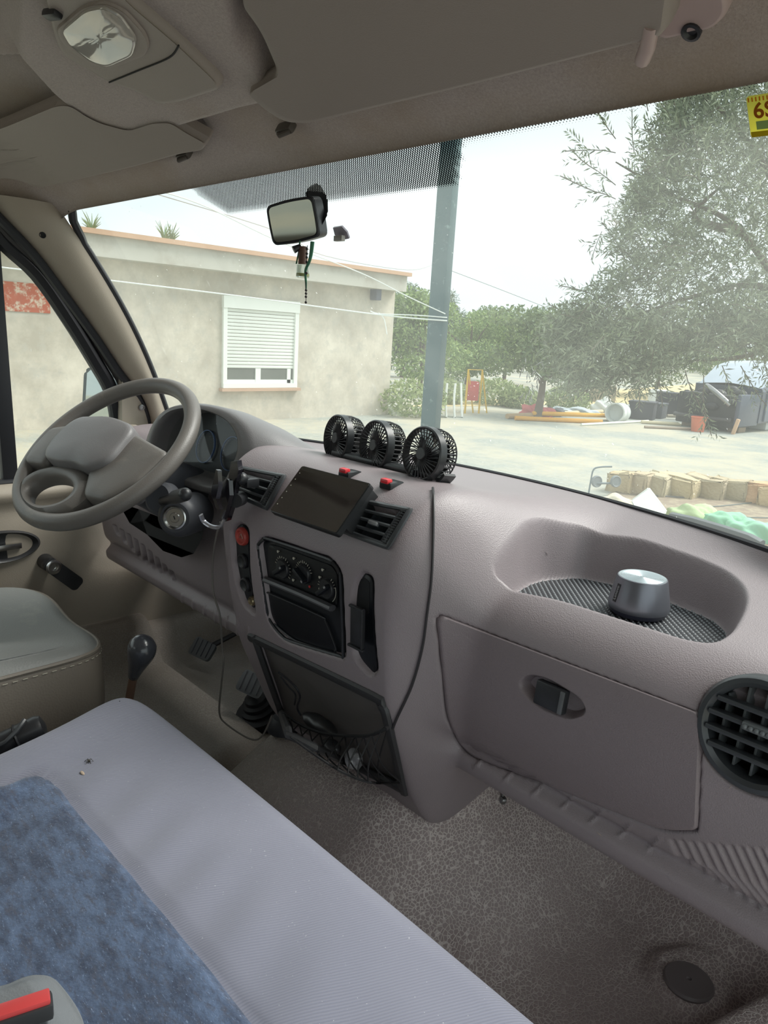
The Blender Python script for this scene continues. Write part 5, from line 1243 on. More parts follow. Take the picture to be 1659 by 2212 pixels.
g0 = ony(312, 1385, .56); g1 = ony(288, 1462, .555); g2 = ony(270, 1560, .55)
gl_ = thing('gear_lever', Vector((g2.x, g2.y, -.98)), 'floor gear lever with smooth dark grey knob on a brown steel rod', 'gear lever')
gd = (g0 - g1).normalized(); fm = frame(g1, gd)
L_ = (g0 - g1).length
bm = NB(); lathe(bm, [(.0075, -.003), (.010, 0), (.0125, .012), (.0165, .028), (.0215, .045), (.0255, .058), (.027, .070), (.0255, .081), (.019, .090), (.009, .0945), (.0001, .095)], fm, 32, ry=.92, cap1=False); obj('knob', bm, mk('knob_dark_grey', rgb(58, 60, 66), .25, .05, 10, coat=.3), gl_)
bm = NB(); tube(bm, [g1, g2, Vector((g2.x - .01, g2.y, -.98))], .0078, 12); obj('rod', bm, mk('rusty_rod', rgb(112, 88, 74), .45, .2, 30, metal=.4), gl_)
bm = NB(); lathe(bm, [(.07, 0), (.06, .02), (.035, .05), (.015, .09)], Matrix.Translation((g2.x - .01, g2.y, -1.0)), 24); obj('gaiter', bm, RUBBER, gl_)
PED = mk('pedal_rubber', rgb(104, 108, 112), .45, .08, 20)
for (u, v, y_, az, lab, nm) in ((440, 1402, 1.0, -25, 'grey ribbed clutch pedal nearest the driver door', 'clutch_pedal'), (548, 1478, .93, -10, 'grey brake pedal beside the centre console', 'brake_pedal')):
    c = ony(u, v, y_); pt = thing(nm, c + Vector((0, .12, .15)), lab, 'pedal'); fm = frame(c, Vector((.25, -.75, .6)), Vector((1, .25, 0)))
    bm = NB(); prism(bm, roundpoly([(-.04, -.026), (.036, -.03), (.042, .02), (-.034, .028)], .012), .010, fm, .003); pp_ = obj('pedal_pad', bm, PED, pt)
    bm = NB()
    for k in range(4): box(bm, (-.026 + k * .017, 0, .0115), (.004, .046, .004), fm, .001)
    obj('tread_rib', bm, PED, pp_)
    bm = NB(); tube(bm, [c + Vector((0, .01, 0)), c + Vector((.03, .10, .04)), c + Vector((.04, .2, .22))], .008, 8); obj('pedal_arm', bm, BLACKPL, pt)
c = ony(560, 1515, .95); bo = thing('pedal_gaiter', c + Vector((0, 0, -.05)), 'black ribbed rubber boot on the floor beneath the brake pedal', 'gaiter')
bm = NB(); lathe(bm, [(.062, -.03), (.060, -.005), (.045, .0), (.046, .008), (.036, .012), (.036, .022), (.028, .026), (.027, .036), (.012, .045), (.0001, .045)], frame(c + Vector((0, 0, -.02)), (0, -.35, 1)), 30); obj('boot', bm, RUBBER, bo)
c = FS.hit(613, 1575); bm = NB(); lathe(bm, [(.034, 0), (.030, .02), (.022, .028), (.0001, .03)], frame(c[0], (0, 0, 1)), 24); setp(obj('floor_bung', bm, RUBBER, base=c[0]), 'black rubber bung on the floor beside the net pocket', 'plug')

# ================================================================== OUTSIDE
GZ = -OZ
def og(u, v): return onz(u, v, GZ)
def ground_mat():
    g = G('dusty_gravel_yard'); b = g.n('ShaderNodeBsdfPrincipled'); b.inputs['Roughness'].default_value = .95; b.inputs['Specular IOR Level'].default_value = .1
    base = g.mix(g.ramp(g.noise(.55, 6, .65), [(.42, (0, 0, 0, 1)), (.58, (1, 1, 1, 1))]), rgb(142, 148, 142), rgb(184, 175, 153))
    base = g.mix(g.ramp(g.noise(14, 5, .7), [(.35, (0, 0, 0, 1)), (.75, (1, 1, 1, 1))]), base, rgb(170, 172, 164))
    base = g.mix(g.ramp(g.noise(90, 2, .5), [(.62, (0, 0, 0, 1)), (.7, (1, 1, 1, 1))]), base, rgb(140, 140, 132))
    g.l(base, b.inputs['Base Color']); g.l(b.outputs[0], g.o.inputs[0]); return g.m
bm = NB(); s_ = 140; bm.faces.new([bm.verts.new(p) for p in ((-s_, -60, GZ), (60, -60, GZ), (60, s_, GZ), (-s_, s_, GZ))])
setp(obj('ground', bm, ground_mat(), smooth=False), 'pale dusty gravel yard', 'yard', None, 'structure')
# beds: dark soil by the stone edging, straw ground beyond the trees
def flat(P, dz, mat, name, lab, cat):
    bm = NB(); bm.faces.new([bm.verts.new(Vector((p[0], p[1], GZ + dz))) for p in roundpoly(P, 1.0)]); return setp(obj(name, bm, mat, smooth=False), lab, cat, None, 'structure')
SOIL = mk('dry_soil', rgb(142, 128, 112), .95, .2, 3, dirt=(rgb(176, 166, 140), 8, .45, .75))
STRAW = mk('straw_ground', rgb(206, 186, 142), .95, .15, 1.2, dirt=(rgb(168, 160, 120), 4, .5, .7))
flat([og(1290, 1095)[:2], og(1330, 1052)[:2], og(1700, 1072)[:2], og(2200, 1150)[:2], (1.5, 1.9), (-.9, 1.9)], .012, SOIL, 'ground_bed', 'bare brown soil bed behind the stone edging', 'soil')
a1, a2 = og(845, 880), og(1700, 868)
flat([a1[:2], a2[:2], (a2.x + 40, a2.y + 60), (a1.x - 20, 120)], .006, STRAW, 'ground_field', 'straw coloured field beyond the yard', 'field')

# --- building
XB = -11.5
cnr = onx(838, 897, XB); topc = onx(850, 628, XB)
y1 = cnr.y; y0 = -3.0; ztop = topc.z
def wall_mat():
    g = G('rendered_concrete_wall'); b = g.n('ShaderNodeBsdfPrincipled'); b.inputs['Roughness'].default_value = .95; b.inputs['Specular IOR Level'].default_value = .1
    base = g.mix(g.ramp(g.noise(.9, 7, .68), [(.36, (0, 0, 0, 1)), (.64, (1, 1, 1, 1))]), rgb(182, 174, 160), rgb(222, 214, 199))
    base = g.mix(g.ramp(g.noise(4, 5, .7), [(.5, (0, 0, 0, 1)), (.75, (1, 1, 1, 1))]), base, rgb(186, 182, 172))
    g.l(base, b.inputs['Base Color']); g.l(b.outputs[0], g.o.inputs[0]); return g.m
WALLM = wall_mat()
bld = thing('building', (XB - 3, (y0 + y1) / 2, GZ), 'low grey rendered house with a concrete parapet and one shuttered window', 'building')
bm = NB(); box(bm, (XB - 3, (y0 + y1) / 2, (GZ + ztop) / 2), (6, y1 - y0, ztop - GZ)); obj('wall', bm, WALLM, bld)
cb0 = onx(860, 622, XB + .35); ct0 = onx(880, 597, XB + .35)
bm = NB(); zc0, zc1 = ztop - .02, ct0.z; yc1 = ct0.y
box(bm, (XB - 2.8, (y0 + yc1) / 2, (zc0 + zc1) / 2 ), (6.3, yc1 - y0, zc1 - zc0)); obj('parapet', bm, mk('parapet_concrete', rgb(188, 186, 176), .95, .08, 1.5, dirt=(rgb(160, 152, 138), 2, .5, .8)), bld)
bm = NB(); box(bm, (XB - 2.8, (y0 + yc1) / 2, zc1 + .035), (6.45, yc1 - y0 + .12, .07)); obj('coping', bm, mk('clay_coping', rgb(196, 160, 132), .9, .12, 3), bld)
bm = NB(); pb = onx(20, 640, XB + .01); box(bm, (XB + .005, pb.y, pb.z), (.02, 1.1, .40)); obj('brick_patch', bm, mk('red_brick', rgb(176, 92, 66), .9, .15, 8, dirt=(rgb(200, 180, 160), 10, .5, .6)), bld)
# shuttered window
wtl, wtr, wbr, wbl = onx(482, 638, XB), onx(644, 668, XB), onx(637, 838, XB), onx(476, 836, XB)
ya, yb, za, zb = (wtl.y + wbl.y) / 2, (wtr.y + wbr.y) / 2, (wbl.z + wbr.z) / 2, wtl.z
wz = zb + (wtr.z - wtl.z) * 0
PVC = mk('white_pvc', rgb(232, 236, 230), .45, .02, 3)
fwn = [];
bm = NB()
box(bm, (XB + .02, ya + .04, (za + zb) / 2), (.07, .08, zb - za)); box(bm, (XB + .02, yb - .04, (za + zb) / 2), (.07, .08, zb - za)); box(bm, (XB + .022, (ya + yb) / 2, za + .04), (.078, yb - ya - .004, .082)); box(bm, (XB + .025, (ya + yb) / 2, zb - .10), (.09, yb - ya + .01, .20))
wf = obj('window_frame', bm, PVC, bld, False)
zs0 = za + (zb - za) * .22
bm = NB(); ns = 17
hh = (zb - .20 - zs0) / ns
for k in range(ns): box(bm, (XB + .012, (ya + yb) / 2, zs0 + hh * (k + .5)), (.025, yb - ya - .14, hh * .86), bev=.008)
obj('roller_shutter', bm, mk('shutter_white', rgb(226, 230, 224), .5, .02, 3), wf)
bm = NB(); box(bm, (XB + .002, (ya + yb) / 2, (za + zs0) / 2 + .03), (.02, yb - ya - .14, zs0 - za - .06)); obj('pane', bm, mk('dark_pane', rgb(110, 114, 108), .12, .1, 3), wf)
bm = NB(); ym = ya + (yb - ya) * .46; box(bm, (XB + .012, ym, (za + zs0) / 2), (.04, .11, zs0 - za)); box(bm, (XB + .012, yb - .18, (za + zs0) / 2), (.03, .08, zs0 - za)); box(bm, (XB + .012, (ya + yb) / 2, za + .11), (.03, yb - ya - .1, .07)); obj('sash', bm, PVC, wf)
bm = NB(); box(bm, (XB + .05, (ya + yb) / 2, za - .03), (.12, yb - ya + .1, .05)); obj('sill', bm, mk('clay_sill', rgb(190, 160, 138), .9), wf)
bm = NB(); q = onx(812, 632, XB + .1); box(bm, (0, 0, 0), (.2, .14, .3), Matrix.Translation(q), .02); obj('wall_lamp', bm, mk('lamp_grey', rgb(96, 100, 112), .5), bld)
for i_, (u, v) in enumerate(((197, 462), (355, 492), (370, 494))):   # weeds on the roof
    q = onx(u, v, XB - .2); q.z = zc1 + .06; bm = NB()
    for k in range(26):
        a = random.uniform(0, 6.28); l_ = random.uniform(.12, .34); tube(bm, [q, q + Vector((math.cos(a) * .05, math.sin(a) * .06, l_ * .6)), q + Vector((math.cos(a) * .14, math.sin(a) * .14, l_))], [.010, .008, .002], 4)
    setp(obj('weed', bm, mk('weed_green', rgb(128, 146, 104), .8), base=q), ['dry green weed at the far end of the roof coping', 'taller green weed on the roof coping above the window', 'second weed right beside the taller one on the roof coping'][i_], 'weed', 'weeds on the roof')

# --- steel post and clothes lines
pc_ = ray(946, 700); pc_ = pc_ * (4.9 / (R.transposed() @ pc_).z); PXp, PYp = pc_.x, pc_.y
POSTM = mk('blue_green_painted_steel', rgb(58, 92, 98), .45, .06, 4, dirt=(rgb(120, 146, 146), 20, .6, .75))
bm = NB(); box(bm, (0, 0, 0), (.105, .105, 4.6), Matrix.Translation((PXp, PYp, GZ + 2.3)) @ Matrix.Rotation(.35, 4, 'Z'), .006)
setp(obj('steel_post', bm, POSTM, base=(PXp, PYp, GZ)), 'blue green painted square steel post in the yard', 'post')
LINEM = mk('white_plastic_line', rgb(240, 244, 240), .4)
def line(P, r, mat, name, lab, cat, k=6, base=None):
    bm = NB(); tube(bm, catmull(P, k), r, 6); return setp(obj(name, bm, mat, base=P[0]), lab, cat)
att = Vector((PXp, PYp, onx(950, 690, PXp).z))
def near(u, v, depth): d = ray(u, v); return d * (depth / FPX)
line([near(-300, 545, 5.2), near(0, 577, 5.1), near(240, 606, 5.0), near(520, 640, 4.9), near(820, 680, 4.86), near(966, 693, 4.82)], .0045, LINEM, 'clothes_line', 'white plastic clothes line running level from the post to the left', 'clothes line')
line([near(800, 672, 4.88), near(822, 678, 4.86), near(900, 681, 4.84), near(966, 686, 4.82)], .0035, LINEM, 'clothes_line', 'short doubled end of white line knotted near the post', 'clothes line')
line([near(280, 395, 3.6), near(430, 440, 3.9), near(600, 520, 4.2), near(780, 590, 4.6), near(880, 640, 4.75), near(962, 678, 4.82)], .0035, LINEM, 'clothes_line', 'white line slanting down from the top of the windscreen to the post', 'clothes line')
line([near(818, 676, 4.86), near(830, 690, 4.86), near(836, 722, 4.86)], .003, LINEM, 'line_end', 'loose white line end dangling from the knot', 'line')
line([near(280, 402, 12), near(600, 500, 14), near(700, 552, 16), near(880, 583, 20), near(940, 570, 22)], .008, mk('cable_grey', rgb(170, 172, 170), .6), 'overhead_cable', 'thin grey overhead cable above the house roof', 'cable')
line([near(970, 583, 22), near(1080, 625, 24), near(1190, 668, 26)], .010, mk('cable_grey2', rgb(150, 158, 160), .6), 'overhead_cable', 'thin cable sloping from the post towards the orchard', 'cable')

# --- foliage
def leafcloud(cs, n, size, asp, col_names, name, parent, droop=.2, seed=1, twigs=None):
    """cs: list of (centre, radii) ellipsoids; returns one mesh of small leaves"""
    r_ = np.random.default_rng(seed); pts = []; nor_ = []
    w_ = np.array([c[1][0] * c[1][1] * c[1][2] for c in cs]) ** .7; w_ /= w_.sum()
    idx = r_.choice(len(cs), n, p=w_)
    d_ = r_.normal(size=(n, 3)); d_ /= np.linalg.norm(d_, axis=1)[:, None]; rad_ = r_.uniform(.25, 1, n) ** .45
    cen = np.array([c[0][:] for c in cs])[idx]; rr_ = np.array([c[1] for c in cs])[idx]
    P = cen + d_ * rad_[:, None] * rr_
    ax = r_.normal(size=(n, 3)) + d_ * .8; ax[:, 2] -= droop; ax /= np.linalg.norm(ax, axis=1)[:, None]
    sd_ = np.cross(ax, r_.normal(size=(n, 3))); sd_ /= np.linalg.norm(sd_, axis=1)[:, None]
    L_ = size * r_.uniform(.6, 1.25, n)[:, None]; W_ = L_ * asp
    V = np.stack([P - ax * L_ / 2, P + sd_ * W_ / 2, P + ax * L_ / 2, P - sd_ * W_ / 2], 1).reshape(-1, 3)
    F = np.arange(4 * n).reshape(-1, 4)
    return nobj(name, V, F, col_names, parent, False)
def leafmat(name, a, b, rough=.6, trans=.25):
    g = G(name); p = g.n('ShaderNodeBsdfPrincipled'); p.inputs['Roughness'].default_value = rough
    gi = g.n('ShaderNodeNewGeometry'); c_ = g.mix(gi.outputs['Random Per Island'], a, b); g.l(c_, p.inputs['Base Color'])
    t_ = g.n('ShaderNodeBsdfTranslucent'); g.l(c_, t_.inputs[0]); m_ = g.n('ShaderNodeMixShader'); m_.inputs[0].default_value = trans
    g.l(p.outputs[0], m_.inputs[1]); g.l(t_.outputs[0], m_.inputs[2]); g.l(m_.outputs[0], g.o.inputs[0]); return g.m
OLIVE = leafmat('olive_leaf', rgb(78, 90, 66), rgb(158, 168, 140)); GREEN = leafmat('orchard_leaf', rgb(96, 124, 72), rgb(158, 178, 112)); DGREEN = leafmat('dark_orchard_leaf', rgb(84, 106, 72), rgb(134, 150, 102)); PINE = leafmat('pine_needles', rgb(78, 98, 78), rgb(118, 134, 104)); BUSH = leafmat('bush_leaf', rgb(126, 146, 96), rgb(178, 188, 136)); RUSTL = leafmat('rusty_leaf', rgb(170, 140, 90), rgb(196, 168, 120))
BARK = mk('grey_bark', rgb(104, 94, 82), .9, .2, 12); 

# big olive: limbs, twigs in pairs of narrow leaves
olive = thing('olive_tree', Vector((.2, 5.2, GZ)), 'large silvery olive tree overhanging the yard in front of the van', 'tree')
def D(u, v, dep): return near(u, v, dep)
rn = random.Random(5)
shape = roundpoly([(1325, 470), (1350, 390), (1390, 300), (1420, 230), (1470, 150), (1560, 60), (1900, -200), (2300, 200), (2300, 760), (1700, 775), (1560, 765), (1460, 785), (1380, 845), (1240, 860), (1190, 820), (1160, 720), (1230, 650), (1300, 600), (1330, 560), (1310, 520)], 20)
SH = np.array(shape)
def inside_shape(u, v, m_=0): return sdf_poly(np.array([[u, v]]), SH)[0] < -m_
limbs = [[D(1800, 880, 5.6), D(1740, 720, 5.4), D(1600, 500, 5.2), D(1450, 420, 5.0), D(1330, 350, 4.9)], [D(1740, 720, 5.4), D(1650, 620, 5.3), D(1500, 640, 5.3), D(1350, 690, 5.2)], [D(1700, 660, 5.4), D(1680, 420, 5.3), D(1560, 240, 5.1), D(1440, 150, 4.9)], [D(1600, 500, 5.2), D(1500, 470, 5.0), D(1560, 400, 4.8)], [D(1700, 660, 5.4), D(1640, 760, 5.6), D(1480, 780, 5.8)]]
bm = NB()
tube(bm, catmull([D(1800, 880, 5.6) * 1.0 + Vector((0, 0, -(D(1800, 880, 5.6).z - GZ))), D(1800, 880, 5.6), D(1740, 720, 5.4)], 6), .13, 10)
for L_ in limbs: 
    q = catmull(L_, 7); tube(bm, q, [.034 * (1 - .95 * i / len(q)) + .0015 for i in range(len(q))], 8)
obj('trunk', bm, BARK, olive)
Vl = []; bmT = NB()
def twig(start, dirv, ln, ls):
    n_ = int(ln / (ls * .40)); p = start.copy(); d = dirv.normalized(); pts = [p.copy()]
    for k in range(n_):
        d = (d + Vector((rn.gauss(0, .07), rn.gauss(0, .07), rn.gauss(-.02, .06)))).normalized(); p = p + d * (ln / n_); pts.append(p.copy())
        s_ = d.cross(Vector((rn.gauss(0, 1), rn.gauss(0, 1), rn.gauss(0, 1)))).normalized()
        for sg in (-1, 1):
            la = (d * .75 + s_ * sg * .75 + Vector((0, 0, rn.gauss(0, .15)))).normalized(); L1 = ls * rn.uniform(.7, 1.15) * (1 - .35 * k / n_); wv = la.cross(Vector((rn.gauss(0, 1), rn.gauss(0, 1), rn.gauss(0, 1)))).normalized() * L1 * .10
            a = p + la * .003; Vl.append((a, a + la * L1 * .45 + wv, a + la * L1, a + la * L1 * .45 - wv))
    return pts
cnt = 0
while cnt < 3900:
    u, v = rn.uniform(1180, 1980), rn.uniform(40, 910)
    s_ = sdf_poly(np.array([[u, v]]), SH)[0]
    if s_ > -4: continue
    if s_ > -60 and rn.random() < .35 and v < 650: continue
    if u > 1700 and rn.random() < .5: continue
    dep = rn.uniform(4.3, 6.4) if s_ < -80 else rn.uniform(4.5, 5.3)
    p = D(u, v, dep); ctr = D(1620, 560, 5.3); dv = (p - ctr).normalized() + Vector((rn.gauss(0, .5), rn.gauss(0, .5), rn.gauss(.1, .5)))
    ln = rn.uniform(.16, .34); dv.normalize()
    e_ = p + dv * ln; pe = projn(np.array([e_]))[0]
    if sdf_poly(np.array([pe]), SH)[0] > 14: dv = (ctr - p).normalized() + Vector((rn.gauss(0, .4), rn.gauss(0, .4), rn.gauss(0, .4)))
    pts = twig(p, dv, ln, .066)
    if cnt < 700: tube(bmT, pts[::3] + [pts[-1]], .0022, 3)
    cnt += 1
for (u0, v0, u1, v1) in ((1480, 800, 1502, 905), (1420, 800, 1442, 878), (1520, 810, 1528, 945), (1600, 790, 1640, 885), (1650, 780, 1656, 860), (1380, 800, 1395, 880), (1560, 790, 1580, 870), (1330, 430, 1210, 365), (1330, 330, 1222, 310), (1330, 300, 1285, 235), (1300, 500, 1270, 560), (1400, 240, 1380, 190), (1370, 330, 1365, 240), (1450, 400, 1440, 280), (1300, 640, 1205, 600), (1260, 700, 1180, 660), (1320, 720, 1240, 640), (1420, 330, 1400, 240), (1350, 560, 1300, 480), (1330, 400, 1250, 320)):
    dd = 4.8; a, b = D(u0, v0, dd), D(u1, v1, dd); pts = twig(a, b - a, (b - a).length, .06); tube(bmT, pts[::3] + [pts[-1]], .003, 4)
    for _ in range(3): m_ = a.lerp(b, rn.uniform(.1, .7)); pts = twig(m_, (b - a).normalized() + Vector((rn.gauss(0, .5), rn.gauss(0, .5), rn.gauss(0, .5))), (b - a).length * .45, .055)
obj('twigs', bmT, BARK, olive)
Vn = np.array([[p[:] for p in q] for q in Vl]).reshape(-1, 3); nobj('foliage', Vn, np.arange(len(Vn)).reshape(-1, 4), OLIVE, olive, False)

# orchard and background trees
def tree(u, vb, dep, w_, h_, mat, name, lab, n=9000, leaf=.13, seed=1, trunk=.09, blobs=14, asp=.45, zb=.08):
    b = near(u, vb, dep); b = Vector((b.x, b.y, GZ)); r_ = random.Random(seed); t = thing(name, b, lab, 'tree', 'trees behind the yard')
    cs = []
    for k in range(blobs):
        a = r_.uniform(0, 6.28); rr_ = w_ * .5 * r_.uniform(.15, .75); z_ = h_ * r_.uniform(zb + .12, .88)
        cs.append((Vector((b.x + rr_ * math.cos(a), b.y + rr_ * math.sin(a), GZ + z_)), (w_ * r_.uniform(.16, .30), w_ * r_.uniform(.16, .30), h_ * r_.uniform(.10, .2))))
    leafcloud(cs, n, leaf, asp, mat, 'foliage', t, .2, seed)
    bm = NB(); tube(bm, catmull([b, b + Vector((.05, 0, h_ * .3)), b + Vector((.0, .05, h_ * .75))], 4), [trunk * (1 - .09 * k) for k in range(9)], 8)
    for k in range(5): c = cs[k][0]; tube(bm, [b + Vector((0, 0, h_ * .3)), (b + Vector((0, 0, h_ * .45))).lerp(c, .5), c], [trunk * .5, trunk * .3, trunk * .1], 6)
    obj('trunk', bm, BARK, t); return t
tree(905, 850, 22, 3.0, 3.1, GREEN, 'orchard_tree', 'bright green bushy tree at the corner of the house', seed=3)
tree(868, 800, 30, 2.4, 3.9, PINE, 'pine_tree', 'dark pine rising behind the bright tree at the house corner', seed=4, leaf=.2, asp=.15)
tree(1010, 800, 26, 3.6, 2.8, GREEN, 'orchard_tree', 'green tree directly behind the steel post', seed=5)
tree(1090, 800, 30, 4.2, 3.0, DGREEN, 'orchard_tree', 'darker green tree in the middle of the orchard row', seed=6)
tree(975, 760, 36, 3.0, 3.8, PINE, 'pine_tree', 'tall sparse pine right of the steel post', seed=7, leaf=.25, asp=.12)
tree(1165, 862, 17, 3.2, 2.7, DGREEN, 'orchard_tree', 'dark leafy tree with a bare trunk before the straw field', seed=8, trunk=.11, zb=.25, n=8000)
tree(1265, 840, 24, 4.0, 3.3, DGREEN, 'orchard_tree', 'grey green tree half hidden behind the olive', seed=9, n=7000)
tree(1420, 820, 27, 5.0, 3.6, DGREEN, 'orchard_tree', 'wide grey green tree behind the dark car', seed=10, n=8000)
tree(1620, 800, 28, 5.5, 3.9, DGREEN, 'orchard_tree', 'broad tree at the far end behind the car', seed=11, n=8000)
tree(1035, 760, 42, 2.4, 3.7, RUSTL, 'orchard_tree', 'rusty brown tree top in the distance', seed=12, n=2500)
tree(1180, 790, 42, 5, 3.5, PINE, 'pine_tree', 'row end pine behind the orchard', seed=13, n=5000, leaf=.25, asp=.2)
for i_, (u, v, dep, s_, lab) in enumerate(((890, 885, 16, 1.1, 'low bush against the house corner'), (1068, 876, 20, 1.0, 'low bush behind the yellow frame'), (1118, 882, 19.5, .8, 'small pale bush left of the bare trunk'), (1225, 870, 19.5, .9, 'small bush right of the bare trunk'), (965, 868, 19.5, .9, 'pale bush behind the white boards'))):
    b = near(u, v, dep); b = Vector((b.x, b.y, GZ)); o = leafcloud([(b + Vector((0, 0, .3 * s_)), (s_ * .7, s_ * .7, .42 * s_))], 1500, .11, .5, BUSH, 'bush', None, .0, 40 + i_); setp(o, lab, 'bush', 'bushes behind the yard')
# far tree line closing the horizon
cs = [(Vector((x, 62 + 6 * math.sin(x), GZ + 2.2)), (4, 3, 2.6)) for x in range(-95, 30, 5)]
o = leafcloud(cs, 16000, .55, .6, DGREEN, 'treeline', None, 0, 77); setp(o, 'distant line of grey green trees', 'trees', None, 'stuff')

# --- wrecked dark car
def P2(u, v, x=None): return og(u, v)
c0 = og(1592, 938); cdir = Vector((.06, 1, 0)).normalized(); cside = Vector((-cdir.y, cdir.x, 0))
CM = Matrix((cdir, cside, Vector((0, 0, 1)))).transposed().to_4x4(); CM.translation = c0
car = thing('parked_car', c0, 'dark broken down car with its front open behind the olive branches', 'car')
CARB = mk('dark_blue_car_paint', rgb(58, 66, 84), .35, .06, 5, coat=.4); CARD = mk('car_door_grey', rgb(112, 118, 130), .4, .05, 5)
prof = [(.95, .22), (.95, .98), (1.2, 1.02), (2.9, 1.05), (4.1, 1.0), (4.3, .8), (4.3, .22)]
bm = NB(); loft(bm, [[CM @ Vector((x, 0, z_ * .92)) for x, z_ in prof], [CM @ Vector((x, .05, z_)) for x, z_ in prof], [CM @ Vector((x, 1.6, z_)) for x, z_ in prof]]); obj('body', bm, CARB, car, ang=30)
bm = NB(); roof = [(.98, 1.0), (1.70, 1.45), (2.1, 1.53), (3.3, 1.52), (4.0, 1.03)]; loft(bm, [[CM @ Vector((x, .06, z_ * .97)) for x, z_ in roof], [CM @ Vector((x, .20, z_)) for x, z_ in roof], [CM @ Vector((x, .8, z_ + .05)) for x, z_ in roof], [CM @ Vector((x, 1.4, z_)) for x, z_ in roof], [CM @ Vector((x, 1.54, z_ * .97)) for x, z_ in roof]]); obj('cabin', bm, mk('pale_windscreen_cover', rgb(170, 180, 192), .4, .08, 3), car, ang=30)
bm = NB(); box(bm, (1.75, -.015, .60), (1.15, .04, .72), CM, .01); dr_ = obj('door', bm, CARD, car)
bm = NB(); box(bm, (2.15, -.04, .82), (.16, .02, .03), CM); obj('door_handle', bm, BLACKPL, dr_)
bm = NB(); box(bm, (.45, .06, .50), (1.0, .10, .70), CM, .03); obj('wing', bm, CARB, car)
bm = NB(); box(bm, (.50, .82, .45), (.85, 1.4, .70), CM, .03); r_ = random.Random(2)
for k in range(26): ball(bm, (r_.uniform(.0, .8), r_.uniform(.2, 1.5), r_.uniform(.45, .92)), r_.uniform(.06, .15), (1, 1.3, .8), CM, 8)
obj('open_engine_bay', bm, mk('engine_dark', rgb(34, 36, 40), .6, .25, 9), car)
bm = NB(); tube(bm, catmull([CM @ Vector(q) for q in ((.0, .25, .60), (-.02, .5, .78), (.1, .8, .92), (.3, 1.0, .96))], 4), .06, 10); obj('silver_pipe', bm, STEEL, car)
bm = NB(); tube(bm, [CM @ Vector((-.02, .15, .28)), CM @ Vector((-.05, .8, .26)), CM @ Vector((-.02, 1.5, .28))], .07, 10, flat=.7); obj('bumper_bar', bm, mk('bumper_dark', rgb(62, 60, 62), .5), car)
for x_ in (3.35,):
    bm = NB(); cyl(bm, CM @ Vector((x_, -.04, .31)), CM @ Vector((x_, .2, .31)), .31, .31, 28); wh_ = obj('wheel', bm, RUBBER, car)
    bm = NB(); cyl(bm, CM @ Vector((x_, -.05, .31)), CM @ Vector((x_, -.03, .31)), .19, .19, 20); obj('hub_cap', bm, STEEL, wh_)
bm = NB()
for y_ in (.25, 1.35): box(bm, (.5, y_, .08), (.35, .25, .16), CM, .01)
obj('prop_block', bm, mk('prop_timber', rgb(150, 130, 108), .8), car)

# --- yard clutter, each its own thing
def at(u, v): return og(u, v)
def bx(name, u, v, s, rz, col_, lab, cat, rough=.7, bev=.01, lean=0, group=None, dz=0):
    p = at(u, v) + Vector((0, 0, dz)); m = Matrix.Translation(p) @ Matrix.Rotation(rz, 4, 'Z') @ Matrix.Rotation(lean, 4, 'Y'); bm = NB(); box(bm, (0, 0, s[2] / 2), s, m, bev)
    return setp(obj(name, bm, mk(name + '_paint', col_, rough, .08, 6), base=p), lab, cat, group)
for i_, (u, lab) in enumerate(((960, 'white board leaning beside the steel post, first of the three'), (978, 'white board leaning between the two others'), (994, 'white curved board, farthest from the steel post'))):
    p = at(u + 4, 902); hgt = .72; rt = AX.copy(); bm = NB(); pts = [p, p + Vector((-.10, .05, hgt * .5)), p + Vector((-.14 - .05 * (i_ == 2), .10, hgt))]; tube(bm, catmull(pts, 4), .10, 6, flat=.25, upv=(1, .9, 0)); setp(obj('board', bm, WHITE, base=p), lab, 'board', 'white boards leaning by the post')
p = at(1018, 893); yf = thing('yellow_stand', p, 'yellow tubular stand holding a red panel', 'stand'); hgt = 1.0
lft, rgt = at(1004, 893), at(1034, 893)
bm = NB(); tube(bm, [lft, lft + Vector((0, 0, hgt)), rgt + Vector((0, 0, hgt)), rgt], .022, 8); tube(bm, [lft + Vector((0, .3, 0)), lft + Vector((0, 0, hgt)), rgt + Vector((0, 0, hgt)), rgt + Vector((0, .3, 0))], .018, 8); obj('tube_frame', bm, mk('yellow_tube', rgb(216, 176, 40), .5), yf)
bm = NB(); m = frame((lft + rgt) / 2 + Vector((-.05, 0, .52)), Vector((.7, -.7, 0)), (rgt - lft)); prism(bm, rrect(.30, .44, .03), .08, m, .01); obj('red_panel', bm, mk('red_panel_paint', rgb(190, 70, 60), .5), yf)
rd = math.atan2(AX.y, AX.x); lookr = math.radians(-45 + 90 - 90)
# long poles and planks lying in the yard
def pole(u0, v0, u1, v1, r_, col_, name, lab, cat, dz=0, flat=1.0, group='timber and pipes lying in the yard'):
    a, b = at(u0, v0) + Vector((0, 0, r_ * flat + dz)), at(u1, v1) + Vector((0, 0, r_ * flat + dz)); bm = NB(); tube(bm, [a, a.lerp(b, .5), b], r_, 8, flat=flat); return setp(obj(name, bm, mk(name + '_col', col_, .7, .15, 4), base=a), lab, cat, group)
pole(1112, 908, 1300, 916, .05, rgb(205, 150, 50), 'yellow_beam', 'long yellow beam lying in front of the pink bag', 'beam')
pole(1150, 903, 1320, 908, .05, rgb(226, 170, 56), 'yellow_beam', 'bright yellow beam behind the front one', 'beam', .06)
pole(1095, 905, 1200, 900, .06, rgb(176, 150, 116), 'plank', 'weathered brown plank under the pink bag', 'plank')
pole(1210, 897, 1300, 893, .05, rgb(214, 196, 160), 'plank', 'pale plank behind the yellow beams', 'plank')
